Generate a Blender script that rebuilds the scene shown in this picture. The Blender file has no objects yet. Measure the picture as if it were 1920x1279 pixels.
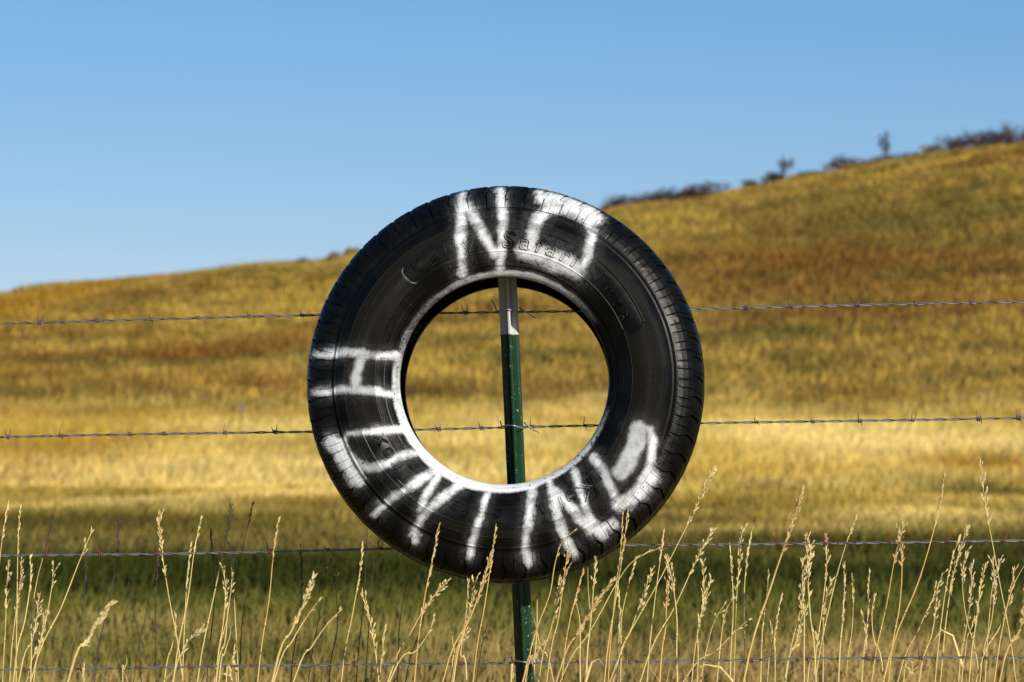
import bpy, math, random
import numpy as np
from mathutils import Vector, Matrix, Euler

random.seed(7)
rng = np.random.default_rng(11)
sc = bpy.context.scene
COL = sc.collection
R = math.radians

# ------------------------------------------------------------------ camera
CAM_D, CAM_H, PITCH = 5.6, 0.86, math.atan((800 - 639.5) / 5600.0)
cam_d = bpy.data.cameras.new('camera')
cam = bpy.data.objects.new('camera', cam_d)
COL.objects.link(cam)
cam.location = (0, -CAM_D, CAM_H)
cam.rotation_euler = (R(90) + PITCH, 0, 0)
cam_d.sensor_width = 36
cam_d.lens = 105
cam_d.clip_end = 6000
cam_d.clip_start = 0.05
cam_d.dof.use_dof = True
cam_d.dof.focus_distance = CAM_D - 0.06
cam_d.dof.aperture_fstop = 8.5
sc.camera = cam

# ------------------------------------------------------------------ sky, sun, exposure
SUN_DIR = Vector((0.60, -1.0, 0.46)).normalized()          # towards the sun
SUN_EL = math.asin(SUN_DIR.z)
SUN_ROT = math.atan2(SUN_DIR.x, SUN_DIR.y)
world = bpy.data.worlds.new('World')
sc.world = world
world.use_nodes = True
wn, wl = world.node_tree.nodes, world.node_tree.links
wn.clear()
sky = wn.new('ShaderNodeTexSky')
sky.sky_type = 'NISHITA'
sky.sun_disc = False
sky.sun_elevation = SUN_EL
sky.sun_rotation = SUN_ROT
sky.altitude = 1200
sky.air_density = 1.0
sky.dust_density = 0.15
sky.ozone_density = 3.0
bg = wn.new('ShaderNodeBackground')
bg.inputs['Strength'].default_value = 0.066
wo = wn.new('ShaderNodeOutputWorld')
hs_ = wn.new('ShaderNodeHueSaturation')
hs_.inputs['Saturation'].default_value = 1.28
wl.new(sky.outputs[0], hs_.inputs['Color'])
# one tone curve per channel for the whole sky, which brings the model's blue to the photograph's
sep_ = wn.new('ShaderNodeSeparateColor')
com_ = wn.new('ShaderNodeCombineColor')
wl.new(hs_.outputs[0], sep_.inputs[0])
K_ = 0.0933
for ci, (gam, off) in enumerate(((0.71, -0.352), (0.62, -0.305), (0.60, -0.105))):
    pw = wn.new('ShaderNodeMath')
    pw.operation = 'POWER'
    pw.inputs[1].default_value = gam
    wl.new(sep_.outputs[ci], pw.inputs[0])
    ml = wn.new('ShaderNodeMath')
    ml.operation = 'MULTIPLY'
    ml.inputs[1].default_value = K_ ** gam * math.exp(off) / K_
    wl.new(pw.outputs[0], ml.inputs[0])
    wl.new(ml.outputs[0], com_.inputs[ci])
wl.new(com_.outputs[0], bg.inputs[0])
wl.new(bg.outputs[0], wo.inputs[0])
sun_d = bpy.data.lights.new('sun', 'SUN')
sun_d.energy = 5.0
sun_d.angle = R(0.53)
sun_d.color = (1.0, 0.93, 0.82)
sun = bpy.data.objects.new('sun', sun_d)
COL.objects.link(sun)
sun.location = (30, -30, 25)
sun.rotation_euler = SUN_DIR.to_track_quat('Z', 'Y').to_euler()
sc.view_settings.view_transform = 'Standard'
sc.view_settings.look = 'None'
sc.view_settings.gamma = 1
sc.view_settings.exposure = 0.5
sc.view_settings.use_curve_mapping = False

# ------------------------------------------------------------------ helpers
FPX = 5600.0
CP, SP = math.cos(PITCH), math.sin(PITCH)


def project(x, y, z):
    """world point(s) -> pixel of the 1920 x 1279 frame"""
    dy, dz = y + CAM_D, z - CAM_H
    f = dy * CP + dz * SP
    u = -dy * SP + dz * CP
    return 960 + FPX * x / f, 639.5 - FPX * u / f


def unproject(px, py, y):
    """the point of the plane at distance y that is seen at a pixel"""
    a, b = (px - 960) / FPX, (639.5 - py) / FPX
    dx, dy, dz = a, CP - b * SP, SP + b * CP
    t = (y + CAM_D) / dy
    return Vector((dx * t, y, CAM_H + dz * t))


def sstep(a, b, x):
    t = np.clip((x - a) / (b - a), 0, 1)
    return t * t * (3 - 2 * t)


def _hash(ix, iy, seed):
    h = (ix.astype(np.int64) * 374761393 + iy.astype(np.int64) * 668265263 + seed * 1442695041) & 0x7fffffff
    h = ((h ^ (h >> 13)) * 1274126177) & 0x7fffffff
    h = (h ^ (h >> 16)) & 0xffff
    return h / 65535.0


def vnoise(x, y, seed=0):
    ix, iy = np.floor(x), np.floor(y)
    fx, fy = x - ix, y - iy
    fx, fy = fx * fx * (3 - 2 * fx), fy * fy * (3 - 2 * fy)
    a, b = _hash(ix, iy, seed), _hash(ix + 1, iy, seed)
    c, d = _hash(ix, iy + 1, seed), _hash(ix + 1, iy + 1, seed)
    return (a * (1 - fx) + b * fx) * (1 - fy) + (c * (1 - fx) + d * fx) * fy


def fbm(x, y, seed=0, octv=4):
    s, a, t = 0, 0.5, 0
    for i in range(octv):
        s = s + a * vnoise(x * 2 ** i + 17.3 * i, y * 2 ** i - 9.1 * i, seed + i)
        t += a
        a *= 0.5
    return s / t


class MB:
    """collects tubes and faces into one mesh"""

    def __init__(self):
        self.v, self.f = [], []

    def tube(self, pts, rad, n=6, cap=True):
        pts = [Vector(p) for p in pts]
        if not hasattr(rad, '__len__'):
            rad = [rad] * len(pts)
        k0 = len(self.v)
        ref = None
        for i, p in enumerate(pts):
            t = (pts[min(i + 1, len(pts) - 1)] - pts[max(i - 1, 0)]).normalized()
            if ref is None:
                ref = Vector((0, 0, 1)) if abs(t.z) < 0.8 else Vector((1, 0, 0))
            a = (ref - t * ref.dot(t)).normalized()
            ref = a
            b = t.cross(a)
            for k in range(n):
                w = 2 * math.pi * k / n
                self.v.append(p + (a * math.cos(w) + b * math.sin(w)) * rad[i])
        for i in range(len(pts) - 1):
            for k in range(n):
                q = k0 + i * n
                self.f.append((q + k, q + (k + 1) % n, q + n + (k + 1) % n, q + n + k))
        if cap:
            self.f.append(tuple(k0 + k for k in range(n))[::-1])
            self.f.append(tuple(k0 + (len(pts) - 1) * n + k for k in range(n)))

    def spindle(self, p, d, length, w, side):
        """a pointed seed husk"""
        d = d.normalized()
        a = (side - d * side.dot(d)).normalized()
        b = d.cross(a)
        k = len(self.v)
        self.v.append(p)
        for (u, s) in ((0.3, 1.0), (0.62, 0.8)):
            c = p + d * length * u
            self.v += [c + a * w * s, c + b * w * 0.7 * s, c - a * w * s, c - b * w * 0.7 * s]
        self.v.append(p + d * length)
        for i in range(4):
            j = (i + 1) % 4
            self.f += [(k, k + 1 + j, k + 1 + i), (k + 1 + i, k + 1 + j, k + 5 + j, k + 5 + i), (k + 5 + i, k + 5 + j, k + 9)]

    def mesh(self, name, smooth=True):
        me = bpy.data.meshes.new(name)
        me.from_pydata([tuple(v) for v in self.v], [], self.f)
        if smooth:
            me.polygons.foreach_set('use_smooth', [True] * len(me.polygons))
        me.update()
        return me


def grid_mesh(name, V, F, smooth=True):
    """V (n,3), F (m,4) or (m,3) numpy -> mesh"""
    me = bpy.data.meshes.new(name)
    V = np.asarray(V, dtype=np.float32)
    F = np.asarray(F, dtype=np.int32)
    k = F.shape[1]
    me.vertices.add(len(V))
    me.vertices.foreach_set('co', V.ravel())
    me.loops.add(F.size)
    me.loops.foreach_set('vertex_index', F.ravel())
    me.polygons.add(len(F))
    me.polygons.foreach_set('loop_start', np.arange(0, F.size, k, dtype=np.int32))
    me.polygons.foreach_set('loop_total', np.full(len(F), k, dtype=np.int32))
    if smooth:
        me.polygons.foreach_set('use_smooth', np.ones(len(F), dtype=bool))
    me.update(calc_edges=True)
    me.validate()
    return me


def add_float(me, name, arr):
    a = me.attributes.new(name, 'FLOAT', 'POINT')
    a.data.foreach_set('value', np.asarray(arr, dtype=np.float32))


def add_color(me, name, rgb):
    a = me.attributes.new(name, 'FLOAT_COLOR', 'POINT')
    c = np.ones((len(rgb), 4), dtype=np.float32)
    c[:, :3] = rgb
    a.data.foreach_set('color', c.ravel())


def obj(name, me, mat=None, parent=None):
    o = bpy.data.objects.new(name, me)
    COL.objects.link(o)
    if parent is not None:
        o.parent = parent
    if mat is not None and me is not None and not me.materials:
        me.materials.append(mat)
    return o


def empty(name, loc=(0, 0, 0), rot=(0, 0, 0)):
    o = bpy.data.objects.new(name, None)
    COL.objects.link(o)
    o.location = loc
    o.rotation_euler = rot
    o.empty_display_size = 0.1
    return o


def tag(o, label=None, cat=None, group=None, kind=None):
    for k, v in (('label', label), ('category', cat), ('group', group), ('kind', kind)):
        if v:
            o[k] = v
    return o


def new_mat(name):
    m = bpy.data.materials.new(name)
    m.use_nodes = True
    nt = m.node_tree
    return m, nt.nodes, nt.links, nt.nodes['Principled BSDF']


def nd(nodes, kind, **kw):
    n = nodes.new(kind)
    for k, v in kw.items():
        setattr(n, k, v)
    return n


def math_node(nodes, links, op, a, b=None, clamp=False):
    n = nodes.new('ShaderNodeMath')
    n.operation = op
    n.use_clamp = clamp
    for i, s in enumerate((a, b)):
        if s is None:
            continue
        if isinstance(s, (int, float)):
            n.inputs[i].default_value = s
        else:
            links.new(s, n.inputs[i])
    return n.outputs[0]


def mix_col(nodes, links, fac, a, b, mode='MIX'):
    n = nodes.new('ShaderNodeMix')
    n.data_type = 'RGBA'
    n.blend_type = mode
    for idx, s in ((0, fac), (6, a), (7, b)):
        if isinstance(s, (int, float)):
            n.inputs[idx].default_value = s
        elif isinstance(s, tuple):
            n.inputs[idx].default_value = (*s, 1)
        else:
            links.new(s, n.inputs[idx])
    return n.outputs[2]


# ------------------------------------------------------------------ materials
def mat_grass(name, translucent=0.25, rough=0.7):
    m, n, l, p = new_mat(name)
    at = nd(n, 'ShaderNodeAttribute', attribute_name='tint')
    l.new(at.outputs['Color'], p.inputs['Base Color'])
    p.inputs['Roughness'].default_value = rough
    p.inputs['Specular IOR Level'].default_value = 0.08
    tr = n.new('ShaderNodeBsdfTranslucent')
    l.new(at.outputs['Color'], tr.inputs['Color'])
    mx = n.new('ShaderNodeMixShader')
    mx.inputs[0].default_value = translucent
    l.new(p.outputs[0], mx.inputs[1])
    l.new(tr.outputs[0], mx.inputs[2])
    l.new(mx.outputs[0], n['Material Output'].inputs['Surface'])
    return m


def mat_ground():
    m, n, l, p = new_mat('field soil and turf')
    at = nd(n, 'ShaderNodeAttribute', attribute_name='tint')
    tc = n.new('ShaderNodeTexCoord')
    mp = n.new('ShaderNodeMapping')
    mp.inputs['Scale'].default_value = (1.2, 0.5, 1)
    l.new(tc.outputs['Object'], mp.inputs[0])
    nz = n.new('ShaderNodeTexNoise')
    nz.inputs['Scale'].default_value = 1.3
    nz.inputs['Detail'].default_value = 8
    nz.inputs['Roughness'].default_value = 0.7
    l.new(mp.outputs[0], nz.inputs['Vector'])
    rp = n.new('ShaderNodeValToRGB')
    rp.color_ramp.elements[0].position = 0.3
    rp.color_ramp.elements[0].color = (0.55, 0.55, 0.55, 1)
    rp.color_ramp.elements[1].position = 0.7
    rp.color_ramp.elements[1].color = (1.3, 1.3, 1.3, 1)
    l.new(nz.outputs['Fac'], rp.inputs[0])
    c = mix_col(n, l, 1.0, at.outputs['Color'], rp.outputs[0], 'MULTIPLY')
    l.new(c, p.inputs['Base Color'])
    p.inputs['Roughness'].default_value = 0.95
    p.inputs['Specular IOR Level'].default_value = 0.1
    bp = n.new('ShaderNodeBump')
    bp.inputs['Strength'].default_value = 0.6
    bp.inputs['Distance'].default_value = 0.15
    l.new(nz.outputs['Fac'], bp.inputs['Height'])
    l.new(bp.outputs[0], p.inputs['Normal'])
    return m


def mat_rubber():
    m, n, l, p = new_mat('black rubber with white spray paint')
    tc = n.new('ShaderNodeTexCoord')
    vec = tc.outputs['Object']
    pa = nd(n, 'ShaderNodeAttribute', attribute_name='paint').outputs['Fac']
    kn = nd(n, 'ShaderNodeAttribute', attribute_name='knurl').outputs['Fac']
    li = nd(n, 'ShaderNodeAttribute', attribute_name='liner').outputs['Fac']
    ang = nd(n, 'ShaderNodeAttribute', attribute_name='polar').outputs['Vector']
    wear = nd(n, 'ShaderNodeAttribute', attribute_name='wear').outputs['Fac']
    # speckle of the spray can, and chips
    n1 = nd(n, 'ShaderNodeTexNoise')
    n1.inputs['Scale'].default_value = 520
    n1.inputs['Detail'].default_value = 3
    l.new(vec, n1.inputs['Vector'])
    n2 = nd(n, 'ShaderNodeTexNoise')
    n2.inputs['Scale'].default_value = 95
    n2.inputs['Detail'].default_value = 5
    n2.inputs['Roughness'].default_value = 0.65
    l.new(vec, n2.inputs['Vector'])
    s = math_node(n, l, 'ADD', math_node(n, l, 'MULTIPLY', n1.outputs['Fac'], 0.55), math_node(n, l, 'MULTIPLY', n2.outputs['Fac'], 0.45))
    s = math_node(n, l, 'MULTIPLY', math_node(n, l, 'SUBTRACT', s, 0.5), 2.6)
    edge = math_node(n, l, 'MULTIPLY', math_node(n, l, 'MULTIPLY', pa, math_node(n, l, 'SUBTRACT', 1.0, pa)), 4.0)
    fac = math_node(n, l, 'ADD', pa, math_node(n, l, 'MULTIPLY', s, edge), True)
    sx0 = n.new('ShaderNodeSeparateXYZ')
    l.new(ang, sx0.inputs[0])
    val = math_node(n, l, 'MULTIPLY', math_node(n, l, 'ADD', math_node(n, l, 'MULTIPLY', math_node(n, l, 'SINE', math_node(n, l, 'MULTIPLY', sx0.outputs[0], 820.0)), -0.5), 0.5), kn)
    fac = math_node(n, l, 'MULTIPLY', fac, math_node(n, l, 'SUBTRACT', 1.0, math_node(n, l, 'MULTIPLY', val, 0.5)))
    # worn spots where the paint lies on the bead
    n3 = nd(n, 'ShaderNodeTexNoise')
    n3.inputs['Scale'].default_value = 150
    n3.inputs['Detail'].default_value = 4
    l.new(vec, n3.inputs['Vector'])
    chip = nd(n, 'ShaderNodeMapRange')
    chip.inputs['From Min'].default_value = 0.60
    chip.inputs['From Max'].default_value = 0.64
    l.new(math_node(n, l, 'ADD', n3.outputs['Fac'], math_node(n, l, 'MULTIPLY', math_node(n, l, 'SUBTRACT', wear, 0.5), 0.18)), chip.inputs['Value'])
    fac = math_node(n, l, 'MULTIPLY', fac, math_node(n, l, 'SUBTRACT', 1.0, math_node(n, l, 'MULTIPLY', chip.outputs[0], 0.85)), True)
    # dusty rubber
    n4 = nd(n, 'ShaderNodeTexNoise')
    n4.inputs['Scale'].default_value = 22
    n4.inputs['Detail'].default_value = 6
    n4.inputs['Roughness'].default_value = 0.7
    l.new(vec, n4.inputs['Vector'])
    dust = nd(n, 'ShaderNodeMapRange')
    dust.inputs['From Min'].default_value = 0.42
    dust.inputs['From Max'].default_value = 0.8
    dust.inputs['To Max'].default_value = 0.55
    l.new(n4.outputs['Fac'], dust.inputs['Value'])
    rub = mix_col(n, l, dust.outputs[0], (0.002, 0.002, 0.0019), (0.009, 0.0082, 0.0062))
    sr = n.new('ShaderNodeSeparateXYZ')
    l.new(ang, sr.inputs[0])
    crest = math_node(n, l, 'MULTIPLY', math_node(n, l, 'ADD', math_node(n, l, 'MULTIPLY', math_node(n, l, 'SINE', math_node(n, l, 'MULTIPLY', sr.outputs[0], 820.0)), 0.5), 0.5), kn)
    rub = mix_col(n, l, math_node(n, l, 'MULTIPLY', crest, 0.4), rub, (0.03, 0.027, 0.021))
    col = mix_col(n, l, fac, rub, (0.53, 0.54, 0.55))
    l.new(col, p.inputs['Base Color'])
    rr = nd(n, 'ShaderNodeMapRange')
    rr.inputs['To Min'].default_value = 0.36
    rr.inputs['To Max'].default_value = 0.5
    l.new(fac, rr.inputs['Value'])
    l.new(math_node(n, l, 'ADD', rr.outputs[0], math_node(n, l, 'MULTIPLY', math_node(n, l, 'SUBTRACT', n4.outputs['Fac'], 0.5), 0.35)), p.inputs['Roughness'])
    p.inputs['Specular IOR Level'].default_value = 0.11
    # moulded relief: radial knurling, ribs of the inner liner, fine grain
    sx = n.new('ShaderNodeSeparateXYZ')
    l.new(ang, sx.inputs[0])
    w1 = math_node(n, l, 'MULTIPLY', math_node(n, l, 'SINE', math_node(n, l, 'MULTIPLY', sx.outputs[0], 820.0)), kn)
    w2 = math_node(n, l, 'MULTIPLY', math_node(n, l, 'POWER', math_node(n, l, 'ABSOLUTE', math_node(n, l, 'SINE', math_node(n, l, 'MULTIPLY', sx.outputs[0], 52.0))), 14.0), li)
    h = math_node(n, l, 'ADD', math_node(n, l, 'MULTIPLY', w1, 0.6), math_node(n, l, 'MULTIPLY', w2, 2.0))
    h = math_node(n, l, 'ADD', h, math_node(n, l, 'MULTIPLY', n2.outputs['Fac'], 0.35))
    bp = n.new('ShaderNodeBump')
    bp.inputs['Strength'].default_value = 0.8
    bp.inputs['Distance'].default_value = 0.0009
    l.new(h, bp.inputs['Height'])
    l.new(bp.outputs[0], p.inputs['Normal'])
    return m


def mat_wire(name, base, rust, rough=0.42):
    m, n, l, p = new_mat(name)
    tc = n.new('ShaderNodeTexCoord')
    nz = n.new('ShaderNodeTexNoise')
    nz.inputs['Scale'].default_value = 60
    nz.inputs['Detail'].default_value = 5
    l.new(tc.outputs['Object'], nz.inputs['Vector'])
    mr = n.new('ShaderNodeMapRange')
    mr.inputs['From Min'].default_value = 0.45
    mr.inputs['From Max'].default_value = 0.68
    l.new(nz.outputs['Fac'], mr.inputs['Value'])
    l.new(mix_col(n, l, mr.outputs[0], base, rust), p.inputs['Base Color'])
    p.inputs['Metallic'].default_value = 0.55
    p.inputs['Roughness'].default_value = rough
    return m


def mat_post():
    m, n, l, p = new_mat('green enamel with white tip')
    tc = n.new('ShaderNodeTexCoord')
    sx = n.new('ShaderNodeSeparateXYZ')
    l.new(tc.outputs['Object'], sx.inputs[0])
    tip = math_node(n, l, 'GREATER_THAN', sx.outputs[2], POST_TIP)
    n1 = n.new('ShaderNodeTexNoise')
    n1.inputs['Scale'].default_value = 240
    n1.inputs['Detail'].default_value = 3
    l.new(tc.outputs['Object'], n1.inputs['Vector'])
    ch = n.new('ShaderNodeMapRange')
    ch.inputs['From Min'].default_value = 0.66
    ch.inputs['From Max'].default_value = 0.70
    ch.inputs['To Max'].default_value = 0.8
    l.new(n1.outputs['Fac'], ch.inputs['Value'])
    n2 = n.new('ShaderNodeTexNoise')
    n2.inputs['Scale'].default_value = 25
    n2.inputs['Detail'].default_value = 6
    l.new(tc.outputs['Object'], n2.inputs['Vector'])
    g = mix_col(n, l, n2.outputs['Fac'], (0.003, 0.020, 0.0085), (0.007, 0.038, 0.016))
    g = mix_col(n, l, ch.outputs[0], g, (0.35, 0.4, 0.33))
    w = mix_col(n, l, ch.outputs[0], (0.42, 0.43, 0.42), (0.20, 0.19, 0.17))
    l.new(mix_col(n, l, tip, g, w), p.inputs['Base Color'])
    p.inputs['Roughness'].default_value = 0.33
    bp = n.new('ShaderNodeBump')
    bp.inputs['Strength'].default_value = 0.25
    bp.inputs['Distance'].default_value = 0.001
    l.new(n2.outputs['Fac'], bp.inputs['Height'])
    l.new(bp.outputs[0], p.inputs['Normal'])
    return m


def mat_simple(name, c1, c2, scale, rough=0.8, transl=0.0):
    m, n, l, p = new_mat(name)
    tc = n.new('ShaderNodeTexCoord')
    nz = n.new('ShaderNodeTexNoise')
    nz.inputs['Scale'].default_value = scale
    nz.inputs['Detail'].default_value = 5
    l.new(tc.outputs['Object'], nz.inputs['Vector'])
    rp = n.new('ShaderNodeMapRange')
    rp.inputs['From Min'].default_value = 0.3
    rp.inputs['From Max'].default_value = 0.7
    l.new(nz.outputs['Fac'], rp.inputs['Value'])
    c = mix_col(n, l, rp.outputs[0], c1, c2)
    l.new(c, p.inputs['Base Color'])
    p.inputs['Roughness'].default_value = rough
    p.inputs['Specular IOR Level'].default_value = 0.3
    if transl:
        tr = n.new('ShaderNodeBsdfTranslucent')
        l.new(c, tr.inputs['Color'])
        mx = n.new('ShaderNodeMixShader')
        mx.inputs[0].default_value = transl
        l.new(p.outputs[0], mx.inputs[1])
        l.new(tr.outputs[0], mx.inputs[2])
        l.new(mx.outputs[0], n['Material Output'].inputs['Surface'])
    return m


# ------------------------------------------------------------------ terrain
RIDGE_Y = 300.0
_rx = np.array([-2600, -600, 0, 140, 250, 450, 560, 650, 800, 1000, 1150, 1300, 1500, 1700, 1920, 2600, 4500], float)
_ry = np.array([770, 640, 560, 541, 523, 508, 496, 483, 456, 422, 393, 372, 336, 300, 273, 200, 140], float) + 3
_rX = (_rx - 960) / FPX * (RIDGE_Y + CAM_D)
_rZ = CAM_H + (800 - _ry) / FPX * (RIDGE_Y + CAM_D)


def height(x, y):
    x, y = np.asarray(x, float), np.asarray(y, float)
    zr = np.interp(x, _rX, _rZ)
    low = 0.75 * sstep(33, 100, y)
    t = (y - 95) / (RIDGE_Y - 95)
    s = np.where(t < 0, 0, np.where(t < 1, np.sin(np.clip(t, 0, 1) * math.pi / 2) ** 1.45, 1 - np.clip((t - 1) * 0.9, 0, 0.85) ** 2))
    z = low + (zr - 0.75) * s
    n = (fbm(x / 14, y / 22, 5, 3) - 0.5) * 1.1 * sstep(100, 180, y) * (1 - 0.65 * sstep(250, 300, y))
    n2 = (fbm(x / 3, y / 3, 9, 2) - 0.5) * 0.05
    return z + n + n2


def ridge_point(px):
    """where the land meets the sky above a pixel column: (pixel y, x, distance)"""
    yy = np.arange(200, 330, 0.5)
    xx = (px - 960) / FPX * (yy + CAM_D)
    _, py = project(xx, yy, height(xx, yy))
    i = int(np.argmin(py))
    return float(py[i]), float(xx[i]), float(yy[i])


_goal = _ry.copy() - 1
_adj = _rZ.copy()
for _ in range(6):
    for k in range(len(_rX)):
        got = ridge_point(float(np.interp(k, range(len(_rX)), (_rX / (RIDGE_Y + CAM_D)) * FPX + 960)))[0]
        _adj[k] += (got - _goal[k]) / FPX * (RIDGE_Y + CAM_D) * 0.8
    _rZ = np.maximum(_adj, 3.0)
    _adj = _rZ.copy()


def unproject_terrain(px, py):
    a, b = (px - 960) / FPX, (639.5 - py) / FPX
    d = np.array([a, CP - b * SP, SP + b * CP])
    t = np.concatenate([np.arange(6, 60, 0.1), np.arange(60, 420, 0.5)])
    P = np.array([0, -CAM_D, CAM_H]) + t[:, None] * d
    under = P[:, 2] < height(P[:, 0], P[:, 1])
    i = int(np.argmax(under)) if under.any() else len(t) - 1
    return P[i]


C_TAN = np.array((0.60, 0.43, 0.22))
C_OLIVE = np.array((0.20, 0.20, 0.050))
C_GREEN = np.array((0.046, 0.058, 0.010))
C_BROWN = np.array((0.26, 0.205, 0.062))
C_GOLD = np.array((0.70, 0.49, 0.13))
C_STRAW = np.array((1.18, 0.93, 0.47))
C_AMBER = np.array((0.50, 0.27, 0.02))
C_RUST = np.array((0.25, 0.10, 0.025))
C_MUST = np.array((0.53, 0.355, 0.11))
C_MOSS = np.array((0.18, 0.155, 0.05))

# (pixel x, pixel y, half width, half height, colour, weight)
PATCHES = [
    (420, 660, 150, 15, C_RUST, 0.85), (330, 672, 60, 8, C_RUST, 0.6), (560, 640, 60, 14, C_RUST, 0.5),
    (1560, 510, 190, 42, C_RUST, 0.65), (1380, 490, 130, 22, C_RUST, 0.4), (1840, 500, 110, 30, C_RUST, 0.35),
    (1570, 752, 95, 13, C_RUST, 0.75), (1650, 745, 60, 8, C_RUST, 0.5), (130, 690, 120, 10, C_MOSS, 0.45),
    (1500, 400, 200, 22, C_MOSS, 0.5), (1750, 420, 170, 26, C_MOSS, 0.55), (240, 563, 120, 14, C_RUST, 0.35),
    (240, 528, 70, 8, C_AMBER, 0.8), (1250, 410, 90, 15, C_GOLD, 0.6), (620, 490, 60, 9, C_AMBER, 0.4),
    (1800, 300, 150, 12, C_GOLD, 0.8), (100, 750, 130, 12, C_MOSS, 0.5), (800, 700, 150, 22, C_GOLD, 0.6),
    (1060, 705, 120, 14, C_MOSS, 0.3), (600, 560, 140, 22, C_GOLD, 0.4), (1350, 640, 90, 16, C_MOSS, 0.5),
    (1480, 700, 200, 14, C_MOSS, 0.35), (1800, 640, 160, 14, C_GOLD, 0.35), (420, 770, 130, 10, C_RUST, 0.35),
    (1560, 500, 420, 90, C_RUST, 0.45), (1480, 440, 150, 14, C_RUST, 0.4), (1700, 580, 160, 12, C_RUST, 0.5), (1400, 560, 160, 10, C_RUST, 0.5), (1850, 460, 120, 12, C_MOSS, 0.6), (1600, 430, 140, 10, C_MOSS, 0.6), (1420, 530, 100, 9, C_MOSS, 0.6), (1700, 520, 120, 9, C_MOSS, 0.6), (1700, 400, 300, 50, C_MOSS, 0.35), (1500, 600, 300, 50, C_MOSS, 0.3), (380, 600, 330, 40, C_GOLD, 0.35),
    # tall grass at the foot of the hill
    (150, 870, 190, 22, C_AMBER, 0.8), (600, 845, 50, 10, C_MOSS, 0.5), (1600, 835, 300, 40, C_STRAW, 1.2),
    (1850, 888, 140, 14, C_AMBER, 0.95), (900, 830, 170, 40, C_STRAW, 0.55), (1120, 760, 60, 12, C_STRAW, 0.5),
    (450, 850, 160, 30, C_STRAW, 0.4), (1290, 860, 80, 30, C_GOLD, 0.5),
    # cut field in front of it
    (30, 912, 60, 7, C_RUST, 0.6), (250, 938, 80, 6, C_GREEN, 0.4), (500, 960, 120, 12, C_BROWN, 0.5),  # the first two are shadows at the grass edge, painted as ground colour
    (1850, 930, 120, 12, C_GREEN, 0.8), (1440, 925, 90, 8, C_MOSS, 0.7), (1700, 1190, 260, 25, C_GREEN, 0.35),
    (1700, 1255, 330, 26, C_TAN, 0.9), (950, 1262, 200, 16, C_TAN, 0.6), (250, 1195, 260, 22, C_TAN, 0.45),
    (500, 1262, 240, 14, C_GREEN, 0.45), (1180, 1205, 200, 14, C_GREEN, 0.55), (650, 1165, 150, 14, C_OLIVE, 0.5),
]
_PW = []
for (px, py, hw, hh, c, w) in PATCHES:
    P = unproject_terrain(px, py)
    Pn, Pf = unproject_terrain(px, py + hh), unproject_terrain(px, max(py - hh, 300))
    dist = P[1] + CAM_D
    _PW.append((P[0], P[1], hw * dist / FPX, max(0.5, (Pf[1] - Pn[1]) / 2), c, w))


def tint(x, y):
    """colour of what grows at a point of the land"""
    x, y = np.asarray(x, float), np.asarray(y, float)
    n1 = fbm(x / 4.5, y / 5.0, 21, 4)
    n2 = fbm(x / 1.3, y / 2.0, 33, 3)
    n3 = fbm(x / 13, y / 7, 45, 4)
    e = (n3 - 0.5) * 5
    near = sstep(7.5, 5.5, y + e * 0.35)
    w_olive = sstep(9.8, 6.8, y + e * 0.6)
    w_mid = sstep(11, 24, y + e * 1.2 + (n1 - 0.5) * 10)
    w_tall = sstep(16, 34, y + e * 1.6 + (n1 - 0.5) * 14)
    w_hill = sstep(98, 122, y + e * 2)
    c = C_GREEN[None] * np.ones((x.size, 1))
    x1, y1 = x.ravel(), y.ravel()

    def lay(c, col, w):
        w = np.clip(w, 0, 1).ravel()[:, None]
        return c * (1 - w) + col[None] * w
    c = lay(c, C_OLIVE, w_olive * 0.95)
    c = lay(c, C_TAN, near * (0.2 + 0.6 * sstep(0.48, 0.66, n1)))
    c = lay(c, C_BROWN, w_mid * 0.8)
    c = lay(c, C_TAN, w_mid * 0.7 * sstep(0.5, 0.7, n2) * 0.7)
    c = lay(c, C_GOLD, w_tall)
    c = lay(c, C_STRAW, w_tall * sstep(0.5, 0.72, n1) * 0.7)
    c = lay(c, C_MUST, w_hill)
    c = lay(c, C_MOSS, w_hill * sstep(0.46, 0.68, n1) * 0.65)
    c = lay(c, C_RUST, w_hill * sstep(0.50, 0.70, n3) * 0.55)
    c = lay(c, C_MOSS, w_hill * sstep(0.54, 0.66, fbm(x / 9, y / 3.2, 57, 3)) * 0.55)
    c = lay(c, C_GOLD, w_hill * sstep(0.52, 0.70, n2) * 0.4)
    for (cx, cy, rx, ry, col, w) in _PW:
        d = ((x1 - cx) / rx) ** 2 + ((y1 - cy) / ry) ** 2
        g = np.exp(-d * 0.9) * w * (0.65 + 0.7 * n2.ravel())
        c = lay(c, col, g)
    return c * (0.62 + 0.76 * n2.ravel()[:, None]) * 0.57 * np.array((1.0, 0.965, 0.66))


def terrain(name, ys):
    xs = np.concatenate([-np.geomspace(1500, 62, 26), np.arange(-60, 60.01, 0.6), np.geomspace(62, 1500, 26)])
    X, Y = np.meshgrid(xs, ys)
    Z = height(X, Y)
    V = np.stack([X, Y, Z], -1).reshape(-1, 3)
    nx, ny = len(xs), len(ys)
    i = np.arange(nx - 1)[None] + np.arange(ny - 1)[:, None] * nx
    F = np.stack([i, i + 1, i + 1 + nx, i + nx], -1).reshape(-1, 4)
    me = grid_mesh(name, V, F)
    add_color(me, 'tint', tint(X.ravel(), Y.ravel()) * 0.95)
    return obj(name, me, MG)


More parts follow.
